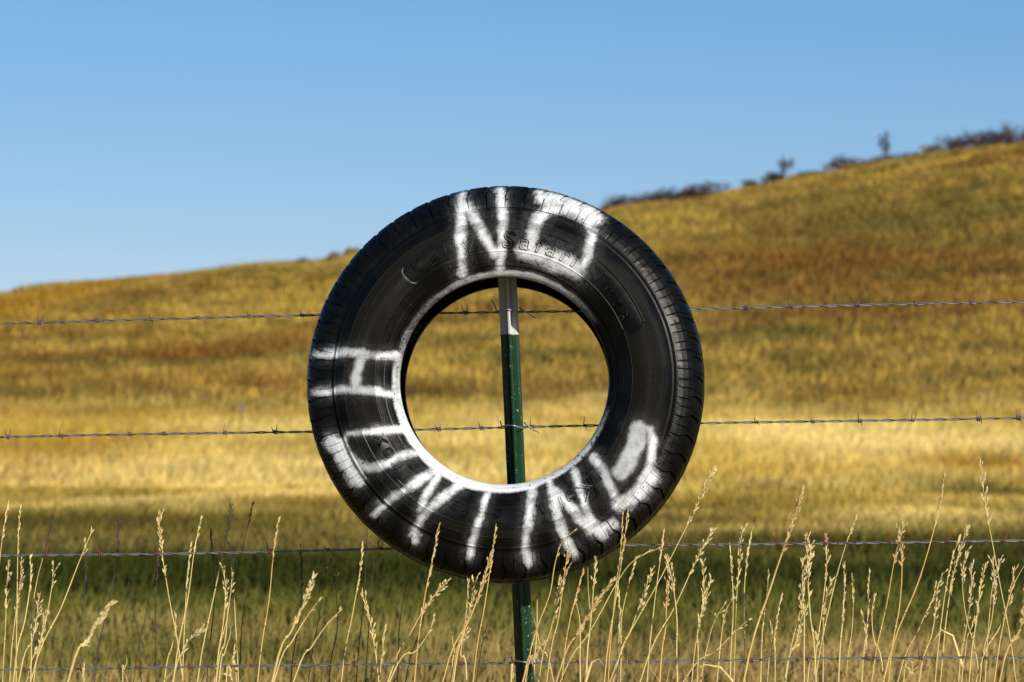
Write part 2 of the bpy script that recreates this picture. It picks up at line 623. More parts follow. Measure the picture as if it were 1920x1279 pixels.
MG = mat_ground()
MGR = mat_grass('dry grass blades')
split_y = 104.0
o = terrain('ground', np.concatenate([-np.geomspace(1500, 22, 18), np.arange(-20, 40, 0.4), np.arange(40, split_y + 0.01, 1.0)]))
tag(o, 'flat field of cut green and tan grass behind the fence', 'ground', kind='structure')
o = terrain('hill', np.concatenate([np.arange(split_y, 322, 1.0), np.geomspace(322, 2500, 30)]))
tag(o, 'long grassy hillside rising from low at one end to a high shrubby ridge', 'hill', kind='structure')


def blades(name, x, y, h, w, col, lean=0.35, seed=1, mat=MGR):
    """many grass blades as one mesh (each a bent, tapering strip of two faces)"""
    r = np.random.default_rng(seed)
    n = len(x)
    z = height(x, y)
    a = r.uniform(0, math.pi, n)
    dx, dy = np.cos(a) * w / 2, np.sin(a) * w / 2 * 0.6
    la = r.uniform(0, 2 * math.pi, n)
    ll = r.normal(0, 1, n) * lean * h
    lx, ly = np.cos(la) * ll + 0.12 * h, np.sin(la) * ll
    V = np.empty((n, 5, 3), np.float32)
    for k, (s, t) in enumerate(((-1, 0), (1, 0))):
        V[:, k] = np.stack([x + s * dx, y + s * dy, z - 0.02], -1)
    for k, (s, t) in enumerate(((0.8, 0.55), (-0.8, 0.55))):
        V[:, 2 + k] = np.stack([x + s * dx + lx * 0.3, y + s * dy + ly * 0.3, z + h * 0.58], -1)
    V[:, 4] = np.stack([x + lx, y + ly, z + h], -1)
    b = np.arange(n)[:, None] * 5
    F = np.concatenate([b + np.array([[0, 1, 2]]), b + np.array([[0, 2, 3]]), b + np.array([[3, 2, 4]])], 0)
    me = grid_mesh(name, V.reshape(-1, 3), F, smooth=False)
    add_color(me, 'tint', np.repeat(col, 5, 0))
    o = obj(name, me, mat)
    return o


def scatter(n, y0, y1, power, margin=1.18, seed=0):
    """points over the land that the view takes in, a margin to its sides; denser near when power > 1"""
    r = np.random.default_rng(seed)
    u = r.uniform(0, 1, n)
    y = y0 + (y1 - y0) * u ** power
    half = 960 / FPX * (y + CAM_D) * margin + 0.6
    x = r.uniform(-1, 1, n) * half
    return x, y


def jitter(c, s, amt=0.28):
    r = np.random.default_rng(s)
    k = 1 + (r.uniform(-1, 1, (len(c), 1))) * amt
    hue = 1 + r.uniform(-1, 1, (len(c), 3)) * np.array([0.07, 0.04, 0.15])
    return np.clip(c * k * hue, 0, 0.9)


r_ = np.random.default_rng(3)
x, y = scatter(90000, 1.2, 33, 1.25, seed=4)
h = 0.05 + 0.075 * r_.random(len(x)) + 0.06 * sstep(0.55, 0.8, fbm(x / 2, y / 2, 77, 2))
o = blades('cut_grass', x, y, h, 0.008 + 0.0009 * y, jitter(tint(x, y), 1), 0.5, 5)
tag(o, 'short cut grass in green and tan bands over the flat field', 'grass', kind='stuff')
x, y = scatter(115000, 26, 112, 1.1, seed=6)
keep = sstep(24, 44, y + (fbm(x / 5, y / 6, 45, 4) - 0.5) * 14) > r_.random(len(x))
x, y = x[keep], y[keep]
h = (0.22 + 0.34 * r_.random(len(x))) * (0.25 + 1.3 * fbm(x / 4, y / 5, 81, 3)) * (0.4 + 0.6 * sstep(26, 55, y))
o = blades('tall_golden_grass', x, y, h, 0.02 + 0.0005 * y, jitter(tint(x, y), 2, 0.22), 0.45, 7)
tag(o, 'tall golden and straw grass in a band at the foot of the hill', 'grass', kind='stuff')
x, y = scatter(230000, 108, 306, 0.95, margin=1.3, seed=8)
h = (0.22 + 0.38 * r_.random(len(x))) * (0.55 + 0.9 * fbm(x / 5, y / 5, 85, 3))
o = blades('hillside_grass', x, y, h, 0.045 + 0.00036 * y, jitter(tint(x, y), 3, 0.5), 0.4, 9)
tag(o, 'mustard and rust coloured rough grass in tufts all over the hillside', 'grass', kind='stuff')

r2 = np.random.default_rng(31)
nb = 1500
x = r2.uniform(-1.5, 1.5, nb)
y = r2.uniform(-0.35, 0.55, nb)
h = 0.16 + 0.24 * r2.random(nb) ** 1.5 + 0.08 * (fbm(x * 3, y * 3, 15, 2) - 0.5)
cb = np.where(r2.random((nb, 1)) < 0.75, np.array([[0.46, 0.35, 0.13]]), np.array([[0.12, 0.13, 0.035]]))
o = blades('dry_thatch', x, y, h, 0.0042, jitter(cb, 12, 0.35), 0.42, 13)
tag(o, 'low tangle of dry straw blades at the foot of the fence', 'grass', kind='stuff')

# ------------------------------------------------------------------ shrubs and little trees along the ridge
M_TWIG = mat_simple('bare dark twigs', (0.035, 0.02, 0.018), (0.075, 0.045, 0.035), 3)
M_LEAF = {
    'plum': mat_simple('plum brown leaves', (0.035, 0.020, 0.019), (0.075, 0.042, 0.032), 1.5, transl=0.15),
    'grey': mat_simple('grey brown twigs and leaves', (0.07, 0.05, 0.045), (0.14, 0.10, 0.08), 1.5, transl=0.15),
    'olive': mat_simple('olive yellow leaves', (0.16, 0.12, 0.03), (0.30, 0.21, 0.06), 1.5, transl=0.15),
    'slate': mat_simple('dark slate green leaves', (0.028, 0.03, 0.03), (0.06, 0.06, 0.05), 1.5, transl=0.15),
}


def leaf_cloud(rr, n, sx, sy, sz, cz, size, hollow=0.45):
    mb_v, mb_f = [], []
    clumps = [(rr.normal(0, 0.42), rr.normal(0, 0.42), rr.uniform(-0.55, 0.6)) for _ in range(9)]
    for i in range(n):
        c = clumps[rr.integers(len(clumps))]
        p = np.array([(c[0] + rr.normal(0, 0.22)) * sx, (c[1] + rr.normal(0, 0.22)) * sy, cz + (c[2] + rr.normal(0, 0.24)) * sz])
        if p[2] < 0.04:
            p[2] = 0.04 + 0.1 * rr.random()
        a = rr.normal(0, 1, 3)
        a /= np.linalg.norm(a)
        b = np.cross(a, rr.normal(0, 1, 3))
        b /= np.linalg.norm(b)
        s = size * rr.uniform(0.5, 1.3)
        k = len(mb_v)
        mb_v += [p - a * s, p + b * s * 0.45, p + a * s, p - b * s * 0.45]
        mb_f.append((k, k + 1, k + 2, k + 3))
    return np.array(mb_v), np.array(mb_f)


def shrub(name, px, base_py, wpx, hpx, kind, label, cat, yd, tree=False, seed=0, group=None):
    rr = np.random.default_rng(seed)
    _, x0, yd = ridge_point(px)
    yd += rr.uniform(-2.0, 0.5)
    sc_ = (yd + CAM_D) / FPX
    x0 = (px - 960) * sc_
    z0 = float(height(np.array([x0]), np.array([yd]))[0])
    root = empty(name, (x0, yd, z0 - 0.1))
    W, H = wpx * sc_ * (1.0 if tree else 1.5), hpx * sc_ * (1.15 if tree else 1.12)
    mb = MB()
    if tree:
        top = H * 0.95
        mb.tube([(0, 0, 0), (0.06 * W, 0, H * 0.3), (-0.03 * W, 0, H * 0.6), (0.02 * W, 0, top)], [0.09, 0.075, 0.05, 0.02], 6)
        for k in range(9):
            z = H * rr.uniform(0.32, 0.8)
            a = rr.uniform(0, 6.28)
            L = W * rr.uniform(0.3, 0.55)
            mb.tube([(0, 0, z), (math.cos(a) * L * 0.6, math.sin(a) * L * 0.6, z + L * 0.5), (math.cos(a) * L, math.sin(a) * L, z + L * 0.95)], [0.04, 0.025, 0.01], 5)
        V, F = leaf_cloud(rr, 190, W * 0.42, W * 0.42, H * 0.36, H * 0.66, 0.15)
    else:
        for k in range(14):
            a = rr.uniform(0, 6.28)
            L = W * rr.uniform(0.15, 0.5)
            zz = H * rr.uniform(0.7, 1.12)
            mb.tube([(math.cos(a) * L * 0.2, math.sin(a) * L * 0.2, 0), (math.cos(a) * L * 0.6, math.sin(a) * L * 0.6, zz * 0.6), (math.cos(a) * L, math.sin(a) * L, zz)], [0.035, 0.025, 0.01], 5)
        V, F = leaf_cloud(rr, int(240 + 60 * W), W * 0.5, W * 0.35, H * 0.5, H * 0.48, 0.15)
    obj('trunk' if tree else 'branches', mb.mesh('woody stems'), M_TWIG, root)
    obj('crown' if tree else 'foliage', grid_mesh('leaves', V, F, smooth=False), M_LEAF[kind], root)
    tag(root, label, cat, group)
    return root


G_SH = 'shrubs along the ridge'
SHRUBS = [
    ('shrub', 1176, 396, 62, 26, 'plum', 'low plum brown shrub nearest to the top of the tyre on the ridge', 299),
    ('shrub', 1222, 386, 50, 25, 'plum', 'rounded plum shrub on the ridge, second up the slope from the tyre', 300),
    ('shrub', 1277, 376, 64, 24, 'plum', 'wide low dark shrub on the ridge, third up the slope from the tyre', 300),
    ('shrub', 1328, 362, 46, 30, 'plum', 'tallest shrub of the dark row just above the tyre, at its upslope end', 299),
    ('shrub', 1408, 350, 40, 22, 'grey', 'thin grey brown twiggy shrub standing alone below the two ridge trees', 300),
    ('shrub', 1461, 342, 42, 24, 'plum', 'dark shrub at the foot of the slate tree on the ridge', 299),
    ('shrub', 1506, 335, 54, 14, 'olive', 'low olive yellow shrub just upslope of the slate tree', 299),
    ('shrub', 1576, 322, 30, 32, 'grey', 'upright grey twiggy shrub on the ridge between the two small trees', 301),
    ('shrub', 1600, 314, 60, 14, 'olive', 'flat olive shrub at the foot of the upright grey one', 299),
    ('shrub', 1680, 302, 90, 14, 'plum', 'long flat dark shrub under the lone thin tree', 300),
    ('shrub', 1752, 293, 44, 22, 'olive', 'small yellowish shrub below the big plum thicket on the ridge', 299),
    ('shrub', 1796, 290, 56, 36, 'plum', 'bushy plum red shrub beginning the big thicket on the high ridge', 300),
    ('shrub', 1850, 282, 84, 40, 'plum', 'broad plum red shrub in the middle of the high ridge thicket', 301),
    ('shrub', 1918, 272, 56, 48, 'plum', 'tallest plum brown shrub at the very top end of the ridge', 301),
    ('shrub', 1150, 396, 44, 20, 'plum', 'low dark shrub touching the tyre outline, lowest of the ridge row', 299),
    ('shrub', 1250, 380, 52, 18, 'slate', 'flat slate shrub filling the gap in the dark row above the tyre', 300),
    ('shrub', 1304, 366, 50, 20, 'plum', 'low plum shrub just below the tallest of the dark row', 300),
    ('shrub', 1540, 330, 70, 12, 'slate', 'flat slate shrub between the slate tree and the upright grey shrub', 300),
    ('shrub', 1635, 308, 60, 14, 'slate', 'flat slate shrub just below the lone thin tree', 300),
    ('shrub', 1720, 298, 80, 16, 'slate', 'flat slate shrub just above the lone thin tree', 300),
    ('shrub', 1825, 286, 70, 28, 'slate', 'dark slate shrub inside the high plum thicket', 300),
    ('shrub', 1884, 277, 70, 34, 'plum', 'rounded plum shrub beside the tallest one at the ridge top', 300),
    ('shrub', 572, 497, 24, 17, 'slate', 'tiny dark shrub on the low ridge farther from the tyre edge', 300),
    ('shrub', 626, 487, 22, 20, 'grey', 'tiny grey shrub on the low ridge close beside the tyre edge', 300),
    ('shrub', 660, 483, 24, 18, 'olive', 'tiny olive shrub on the low ridge half hidden by the tyre edge', 300),
]
for i, (nm, px, py, w, h_, kd, lb, yd) in enumerate(SHRUBS):
    shrub(nm, px, py, w, h_, kd, lb, 'shrub', yd, False, 100 + i, G_SH)
shrub('small_tree', 1470, 335, 34, 48, 'slate', 'small dark slate tree rising out of a shrub midway up the ridge', 'tree', 300, True, 201, 'small trees on the ridge')
shrub('small_tree', 1662, 305, 24, 54, 'slate', 'lone thin tree with a clear trunk against the sky, high on the ridge', 'tree', 300, True, 202, 'small trees on the ridge')

# far posts of another fence, standing in the tall grass
M_WOOD = mat_simple('weathered grey wood', (0.10, 0.075, 0.065), (0.2, 0.15, 0.12), 6)
for (px, top, yd, wd, mt, lb) in (
        (182, 784, 96, 0.15, M_WOOD, 'far grey wooden post, the shorter one, standing alone in the golden grass'),
        (454, 757, 104, 0.17, M_WOOD, 'far grey wooden post, the taller one, between the wires beside the tyre'),
        (1912, 776, 92, 0.2, M_WOOD, 'far thick wooden post at the frame edge behind the second wire')):
    P = unproject(px, top, yd)
    z0 = float(height(np.array([P.x]), np.array([yd]))[0])
    root = empty('far_fence_post', (P.x, yd, z0 - 0.3))
    H = P.z - z0 + 0.3
    mb = MB()
    n = 7
    mb.tube([(0, 0, 0), (0.01, 0, H * 0.5), (0.02, 0, H - 0.05), (0.022, 0, H)], [wd / 2 * 1.1, wd / 2, wd / 2 * 0.95, wd / 2 * 0.7], n)
    obj('post_shaft', mb.mesh('shaft'), mt, root)
    mb = MB()
    for zz in (0.55, 0.9):
        ring = [(math.cos(a) * wd * 0.53, math.sin(a) * wd * 0.53, H * zz) for a in np.linspace(0, 2 * math.pi, 9)]
        mb.tube(ring, 0.006, 4)
    obj('wire_tie', mb.mesh('ties'), M_TWIG, root)
    tag(root, lb, 'fence post', 'far fence posts in the tall grass')

# ------------------------------------------------------------------ tyre
TYRE_LOC = unproject(948.5, 720.5, 0.0)
TYRE_ROT = Euler((PITCH - R(7.0), 0, R(-2.4)), 'XYZ')
TM = Matrix.Translation(TYRE_LOC) @ TYRE_ROT.to_matrix().to_4x4()
TMn = np.array(TM)
M_RUB = mat_rubber()
tyre = empty('tyre', TYRE_LOC, TYRE_ROT)
tag(tyre, 'big black tyre with NO HUNTING spray-painted in white, hung on the green post', 'tyre')

# spray strokes: (points in the front view, half width of the core, soft edge)
STROKES = [
    # N
    ([(866, 360), (865, 400), (864, 455), (866, 512)], 7, 10), ([(866, 376), (884, 400), (906, 438), (928, 476)], 7, 10),
    ([(938, 348), (942, 385), (942, 440), (938, 512)], 6.5, 9),
    # O
    ([(994, 470), (999, 436), (1010, 408), (1034, 388)], 7, 12), ([(1018, 366), (1060, 372), (1100, 394), (1116, 408)], 15, 7),
    ([(1036, 392), (1072, 390), (1100, 410), (1110, 440), (1103, 478), (1086, 510)], 7, 9),
    ([(985, 470), (1020, 484), (1050, 493), (1080, 506)], 13, 17),
    # H
    ([(588, 667), (617, 666), (645, 662), (672, 661), (703, 667), (745, 665)], 6.5, 7),
    ([(588, 737), (617, 735), (640, 730), (664, 731), (703, 734), (726, 739), (750, 743)], 6, 7), ([(681, 660), (671, 690), (664, 731)], 4.5, 9),
    # U
    ([(775, 801), (731, 806), (699, 810), (673, 810), (652, 814), (644, 828)], 5.5, 7), ([(640, 826), (652, 850), (670, 868), (690, 878)], 6, 9),
    ([(622, 828), (640, 850), (660, 880), (668, 896)], 15, 9), ([(690, 878), (706, 876), (731, 865), (746, 857), (792, 844)], 5, 9),
    # N
    ([(818, 880), (796, 894), (774, 908)], 6, 8), ([(770, 911), (738, 932), (712, 954), (702, 966)], 4.5, 9),
    ([(824, 888), (810, 912), (797, 934), (788, 956)], 4, 8), ([(866, 906), (844, 922), (828, 935), (802, 958), (788, 974), (778, 996), (777, 1014)], 6.5, 8),
    # T
    ([(918, 912), (909, 942), (902, 969), (895, 986), (887, 1010), (881, 1042)], 5.5, 7),
    # I
    ([(998, 912), (994, 950), (991, 982), (986, 1006), (985, 1030), (990, 1054)], 6.5, 8),
    # N
    ([(1029, 900), (1038, 932), (1046, 968), (1053, 992), (1066, 1020), (1076, 1040)], 6, 8),
    ([(1036, 918), (1058, 939), (1074, 955), (1092, 978), (1110, 994), (1132, 1004)], 6.5, 9),
    ([(1076, 884), (1086, 911), (1094, 939), (1101, 957), (1112, 980)], 4.5, 8), ([(1098, 978), (1126, 992), (1150, 985)], 9, 9),
    # G
    ([(1114, 858), (1130, 880), (1141, 906), (1153, 932), (1166, 944)], 6, 9), ([(1158, 946), (1180, 938), (1200, 914), (1213, 893)], 11, 10),
    ([(1196, 928), (1222, 896)], 11, 10), ([(1212, 894), (1220, 866), (1225, 834), (1218, 806), (1204, 800)], 4.5, 9),
    ([(1196, 806), (1190, 836), (1178, 866), (1166, 884)], 17, 9),
]


def seg_dist(px, py, pts):
    d = np.full(px.shape, 1e9)
    for (x0, y0), (x1, y1) in zip(pts[:-1], pts[1:]):
        vx, vy = x1 - x0, y1 - y0
        t = np.clip(((px - x0) * vx + (py - y0) * vy) / (vx * vx + vy * vy), 0, 1)
        d = np.minimum(d, np.hypot(px - x0 - t * vx, py - y0 - t * vy))
    return d


def paint_at(P, front):
    """how thickly the white spray lies on points of the tyre (local coordinates); FRONT: 1 where a face looks at the sprayer"""
    W = P @ TMn[:3, :3].T + TMn[:3, 3]
    px, py = project(W[:, 0], W[:, 1], W[:, 2])
    wob = (fbm(px / 26, py / 26, 61, 3) - 0.5)
    dens = 0.42 + 0.98 * fbm(px / 13, py / 13, 91, 4)
    cov = np.zeros(len(P))
    for pts, w, f in STROKES:
        d = seg_dist(px, py, pts) + wob * 9
        cov = np.maximum(cov, (1 - sstep(max(w * 0.25 - 1.0, w - 7), w * 0.78 + f * 0.98, d)) * np.minimum(dens, 1.0))
        cov = np.maximum(cov, 0.045 * np.exp(-(np.maximum(d - w, 0) / (f * 1.6)) ** 2))
    r = np.hypot(P[:, 0], P[:, 2])
    a = np.degrees(np.arctan2(P[:, 0], P[:, 2])) % 360      # clockwise from the top, seen from the front
    # the bead was sprayed nearly all round
    ab = np.interp(a, [0, 32, 47, 60, 104, 116, 128, 150, 180, 215, 250, 275, 292, 304, 318, 335, 360],
                   [0.9, 0.85, 0.3, 0.0, 0.0, 0.45, 0.82, 0.9, 1.0, 1.0, 0.95, 0.62, 0.22, 0.10, 0.12, 0.4, 0.9])
    wid = np.interp(a, [0, 110, 150, 180, 215, 245, 275, 300, 360], [0.2030, 0.2025, 0.205, 0.2105, 0.2115, 0.209, 0.2045, 0.2015, 0.2030])
    rr = r + wob * 0.006
    ring = ab * (1 - sstep(wid - 0.003, wid + 0.0035, rr)) * np.minimum(1, 0.62 + 0.7 * fbm(np.radians(a) * 5.0, r * 420, 95, 3))
    cov = np.maximum(cov, ring)
    # the tread flares over the groove keep little of it
    return np.clip(cov * front, 0, 1)


# profile of the outer front half: (y, r) in mm
PROF_F = [(-56, 194.2), (-64, 193.3), (-70, 193.6), (-76, 195.8), (-81.5, 200), (-85.8, 204.6), (-88.2, 208), (-89, 209.6), (-92, 211.2),
          (-98, 219), (-105, 230), (-110.8, 242), (-114.8, 254), (-116.4, 265), (-115.6, 277), (-111.8, 290), (-105.5, 302), (-99, 310.5),
          (-95.6, 314.4), (-93.0, 317.0), (-91.4, 318.8), (-90.4, 321.5), (-86, 331), (-78.5, 343), (-69, 354), (-59, 361.8), (-49, 366.4), (-36, 369.2), (-18, 370.4), (0, 370.8)]
PROF_I = [(0, 351), (-45, 347), (-72, 335), (-92, 312), (-101, 288), (-101.5, 265), (-97, 240), (-88, 218), (-76, 203), (-66, 196)]


def resample(pts, step):
    P = np.array(pts, float)
    d = np.concatenate([[0], np.cumsum(np.hypot(*np.diff(P, axis=0).T))])
    n = max(2, int(round(d[-1] / step)))
    t = np.linspace(0, d[-1], n)
    # Catmull-Rom through the points, so that the section is smooth
    out = np.empty((n, 2))
    idx = np.clip(np.searchsorted(d, t, side='right') - 1, 0, len(P) - 2)
    for k in range(2):
        m = np.gradient(P[:, k], d)
        h = d[idx + 1] - d[idx]
        s = (t - d[idx]) / h
        out[:, k] = ((2 * s ** 3 - 3 * s ** 2 + 1) * P[idx, k] + (s ** 3 - 2 * s ** 2 + s) * h * m[idx]
                     + (-2 * s ** 3 + 3 * s ** 2) * P[idx + 1, k] + (s ** 3 - s ** 2) * h * m[idx + 1])
    return out


front = resample(PROF_F, 0.85)
back = resample([(-a, b) for a, b in PROF_F[::-1]], 3.5)
inner = resample([(-a, b) for a, b in PROF_I[::-1]] + PROF_I[1:], 4.0)
prof = np.concatenate([front, back[1:], inner]) / 1000.0
NF = len(front)
NA = 1440
tang = np.roll(prof, -1, 0) - np.roll(prof, 1, 0)
tang /= np.linalg.norm(tang, axis=1)[:, None]
norm = np.stack([-tang[:, 1], tang[:, 0]], -1)          # outward (y, r)
AA = np.arange(NA) * 2 * math.pi / NA
PR = prof[:, 1][:, None] * np.ones((1, NA))
PY = prof[:, 0][:, None] * np.ones((1, NA))
deg = np.degrees(AA)[None, :] * np.ones((len(prof), 1))
isf = (np.arange(len(prof)) < NF)[:, None] & (PR < 0.3165) & (PR > 0.2)


def panel_sdf(deg, r):
    """distance (m) to the two lettered panels: slots bent round the tyre"""
    best = np.full(r.shape, 1.0)
    for c in (13.0, 193.0):
        da = (deg - c + 180) % 360 - 180
        s = np.radians(da) * 0.262
        hl, hh, rc = np.radians(57.5) * 0.262, 0.0205, 0.015
        qx, qy = np.abs(s) - hl + rc, np.abs(r - 0.2575) - hh + rc
        d = np.hypot(np.maximum(qx, 0), np.maximum(qy, 0)) + np.minimum(np.maximum(qx, qy), 0) - rc
        best = np.minimum(best, d)
    return best


psd = panel_sdf(deg, PR)
disp = np.zeros_like(PR)
for (r0, hgt, w) in ((0.2195, 0.0007, 0.0009), (0.2365, 0.0008, 0.0009), (0.2785, 0.0007, 0.0008), (0.2945, 0.0008, 0.0008), (0.3128, 0.0016, 0.0013)):
    disp += hgt * np.exp(-((PR - r0) / w) ** 2)
disp += 0.0004 * np.exp(-(psd / 0.0009) ** 2)
disp -= 0.0006 * sstep(0.0, -0.002, psd)
# short radial ticks that divide the bands of small print
for (a0, r0, r1) in ((-26, 0.2195, 0.2365), (-8, 0.212, 0.2365), (8.5, 0.2195, 0.2365), (15, 0.211, 0.2195), (-52, 0.2195, 0.2365), (38, 0.2195, 0.2365),
                     (155, 0.2195, 0.2365), (172, 0.2195, 0.2365), (188, 0.2195, 0.2365), (206, 0.2195, 0.2365), (236, 0.2195, 0.2365)):
    da = np.radians((deg - a0 + 180) % 360 - 180) * PR
    disp += 0.0007 * np.exp(-(da / 0.001) ** 2) * (PR > r0) * (PR < r1)
disp *= isf
PYd = PY + norm[:, 0][:, None] * disp
PRd = PR + norm[:, 1][:, None] * disp
# beads and walls of a worn tyre are not perfectly round
PYd = PYd + 0.0012 * np.sin(AA * 3 + 1)[None] + 0.0006 * np.sin(AA * 8)[None]
V = np.stack([PRd * np.sin(AA)[None], PYd, PRd * np.cos(AA)[None]], -1).reshape(-1, 3)
NPR = len(prof)
i0 = (np.arange(NPR)[:, None] * NA + np.arange(NA)[None])
i1 = (np.arange(NPR)[:, None] * NA + (np.arange(NA)[None] + 1) % NA)
j0, j1 = np.roll(i0, -1, 0), np.roll(i1, -1, 0)
F = np.stack([i0, j0, j1, i1], -1).reshape(-1, 4)
me = grid_mesh('tyre carcass', V, F)
facing = sstep(0.0, 0.35, -norm[:, 0])
facing[NF:] = 0
facing = np.where((np.arange(NPR) < NF) & (prof[:, 1] > 0.317), facing * sstep(0.05, 0.5, -norm[:, 0]) * 0.8, facing)
FR = (facing[:, None] * np.ones((1, NA))).ravel()
pv = np.zeros(NPR * NA)
sel = FR > 0.001
pv[sel] = paint_at(V[sel], FR[sel])
add_float(me, 'paint', pv)
knurl = isf * (((PR > 0.2795) & (PR < 0.2935)) | ((PR > 0.238) & (PR < 0.2935) & (psd > 0.0015)))
add_float(me, 'knurl', (knurl * 1.0).ravel())
lin = np.zeros_like(PR)
lin[NF:] = (PR[NF:] < 0.30) * 1.0
add_float(me, 'liner', lin.ravel())
wearv = 0.0 + 0.8 * (PR < 0.209) * np.interp(deg, [0, 90, 110, 150, 175, 260, 300, 330, 360], [0.1, 1, 1, 0.55, 0.1, 0.25, 0.75, 0.4, 0.1])
add_float(me, 'wear', wearv.ravel())
at = me.attributes.new('polar', 'FLOAT_VECTOR', 'POINT')
pol = np.zeros((NPR * NA, 3), np.float32)
# triangle wave of the angle, so that no seam shows
pol[:, 0] = np.radians(np.abs((deg + 0.0).ravel() - 180))
pol[:, 1] = PR.ravel()
at.data.foreach_set('vector', pol.ravel())
carcass = obj('carcass', me, M_RUB, tyre)


# tread blocks: raised lumps on the shoulder
def prof_at(s, pts):
    P = np.array(pts, float) / 1000
    d = np.concatenate([[0], np.cumsum(np.hypot(*np.diff(P, axis=0).T))])
    t = s * d[-1]
    y, r = np.interp(t, d, P[:, 0]), np.interp(t, d, P[:, 1])
    e = 0.003
    y2, r2 = np.interp(t + e, d, P[:, 0]), np.interp(t + e, d, P[:, 1])
    y1, r1 = np.interp(t - e, d, P[:, 0]), np.interp(t - e, d, P[:, 1])
    ty, tr = y2 - y1, r2 - r1
    L = np.hypot(ty, tr)
    return y, r, -tr / L, ty / L


SH = [(-90.6, 320.5), (-86, 331), (-78.5, 343), (-69, 354), (-59, 361.8), (-49, 366.4), (-42, 368.2)]
PITCHES = 60


def block_mesh(a_center, left, right, ts, side=-1, rr=None, sh=SH, hs=(0.0020, 0.0050, 0.0048, 0.0012)):
    """one lug: LEFT(t), RIGHT(t) give its edges in pitches; sides drop to the carcass"""
    pa = 2 * math.pi / PITCHES
    rows = []
    cols = (0.0, 0.06, 0.5, 0.94, 1.0)
    for k, t in enumerate(ts):
        y, r, ny, nr = prof_at(t, sh)
        hgt = np.interp(t, np.linspace(0, 1, len(hs)), hs)
        for c, u in enumerate(cols):
            L, Rr = left(t), right(t)
            aa = a_center + (L + (Rr - L) * u) * pa
            edge = u in (0.0, 1.0)
            hh = hgt * (0.86 if edge else 1.0)
            if k in (0, len(ts) - 1):
                hh *= 0.8
            if rr is not None:
                hh += rr.normal(0, 0.00012)
            rows.append((aa, y + ny * hh, r + nr * hh))
    nt, nc = len(ts), len(cols)
    base = []
    for k, t in enumerate(ts):
        y, r, ny, nr = prof_at(t, sh)
        for u in (0.0, 1.0):
            L, Rr = left(t), right(t)
            base.append((a_center + (L + (Rr - L) * u) * pa, y - ny * 0.002, r - nr * 0.002))
    pts = rows + base
    V = np.array([(r * math.sin(a), -side * y, r * math.cos(a)) if side == 1 else (r * math.sin(a), y, r * math.cos(a)) for a, y, r in pts])
    f = []
    for k in range(nt - 1):
        for c in range(nc - 1):
            q = k * nc + c
            f.append((q, q + nc, q + nc + 1, q + 1))
        b = nt * nc + 2 * k
        q = k * nc
        f.append((q, b, b + 2, q + nc))
        q = k * nc + nc - 1
        f.append((q, q + nc, b + 3, b + 1))
    for k in (0, nt - 1):
        b = nt * nc + 2 * k
        q = k * nc
        face = [q + c for c in range(nc)] + [b + 1, b]
        f.append(tuple(face) if k == 0 else tuple(face[::-1]))
    return V, f


def finish_rubber(me, V, front):
    add_float(me, 'paint', paint_at(V, front))
    z = np.zeros(len(V))
    add_float(me, 'knurl', z)
    add_float(me, 'liner', z)
    add_float(me, 'wear', z + 0.0)
    at = me.attributes.new('polar', 'FLOAT_VECTOR', 'POINT')
    at.data.foreach_set('vector', np.zeros(len(V) * 3, np.float32))


rb = np.random.default_rng(17)
TS = (0.0, 0.14, 0.28, 0.40, 0.50, 0.62, 0.75, 0.88, 1.0)
skew = 0.30
blk = []
for p in range(PITCHES):
    ac = 2 * math.pi * p / PITCHES
    j1_, j2_ = rb.normal(0, 0.012, 2)
    bend = lambda t: float(np.interp(t, (0, 0.4, 0.55, 1.0), (0, 0.04, 0.20, 0.34)))
    kinds = [
        (lambda t: 0.03 + j1_ + bend(t) * 0.8, lambda t: 0.43 + bend(t)),
        (lambda t: 0.452 + bend(t), lambda t: 0.985 + j2_ + bend(t) - float(np.interp(t, (0.26, 0.34, 0.48, 0.76, 0.86), (0, 0.04, 0.33, 0.31, 0.2)))),
    ]
    for (lf, rt) in kinds:
        Vb, fb = block_mesh(ac, lf, rt, TS, -1, rb)
        mm = bpy.data.meshes.new('tread lug')
        mm.from_pydata([tuple(v) for v in Vb], [], fb)
        mm.update()
        # the sprayer reaches faces that look forward, and hardly the running surface
        yy = Vb[:, 1]
        fr = sstep(-0.056, -0.072, yy)
        fr[len(TS) * 5:] *= 0.35
        finish_rubber(mm, Vb, fr)
        blk.append(obj('tread_block', mm, M_RUB, tyre))
# the running surface, mostly turned away from the view
Vall, Fall = [], []
CR = [(-27, 370.3), (-14, 370.5), (0, 370.6), (14, 370.5), (27, 370.3)]
for p in range(PITCHES):
    ac = 2 * math.pi * p / PITCHES
    for (t0, t1, of) in ((0.0, 0.29, 0.0), (0.37, 0.63, 0.35), (0.71, 1.0, 0.1)):
        zig = lambda t, o_: o_ + of + 0.12 * math.sin(t * 25)
        Vb, fb = block_mesh(ac, lambda t: zig(t, 0.05), lambda t: zig(t, 0.85), np.linspace(t0, t1, 4), -1, rb, CR, (0.0012, 0.0012))
        k = len(Vall)
        Vall += [tuple(v) for v in Vb]
        Fall += [tuple(i + k for i in q) for q in fb]
    Vb, fb = block_mesh(ac, lambda t: 0.03 + skew * t, lambda t: 0.80 + skew * t, TS, 1, rb)
    Vb[:, 1] = np.abs(Vb[:, 1])
    k = len(Vall)
    Vall += [tuple(v) for v in Vb]
    Fall += [tuple((i + k for i in q[::-1])) for q in fb]
mm = bpy.data.meshes.new('tread ribs')
mm.from_pydata(Vall, [], Fall)
mm.update()
finish_rubber(mm, np.array(Vall), np.zeros(len(Vall)))
o = obj('tread_rib', mm, M_RUB, tyre)
o['kind'] = 'stuff'

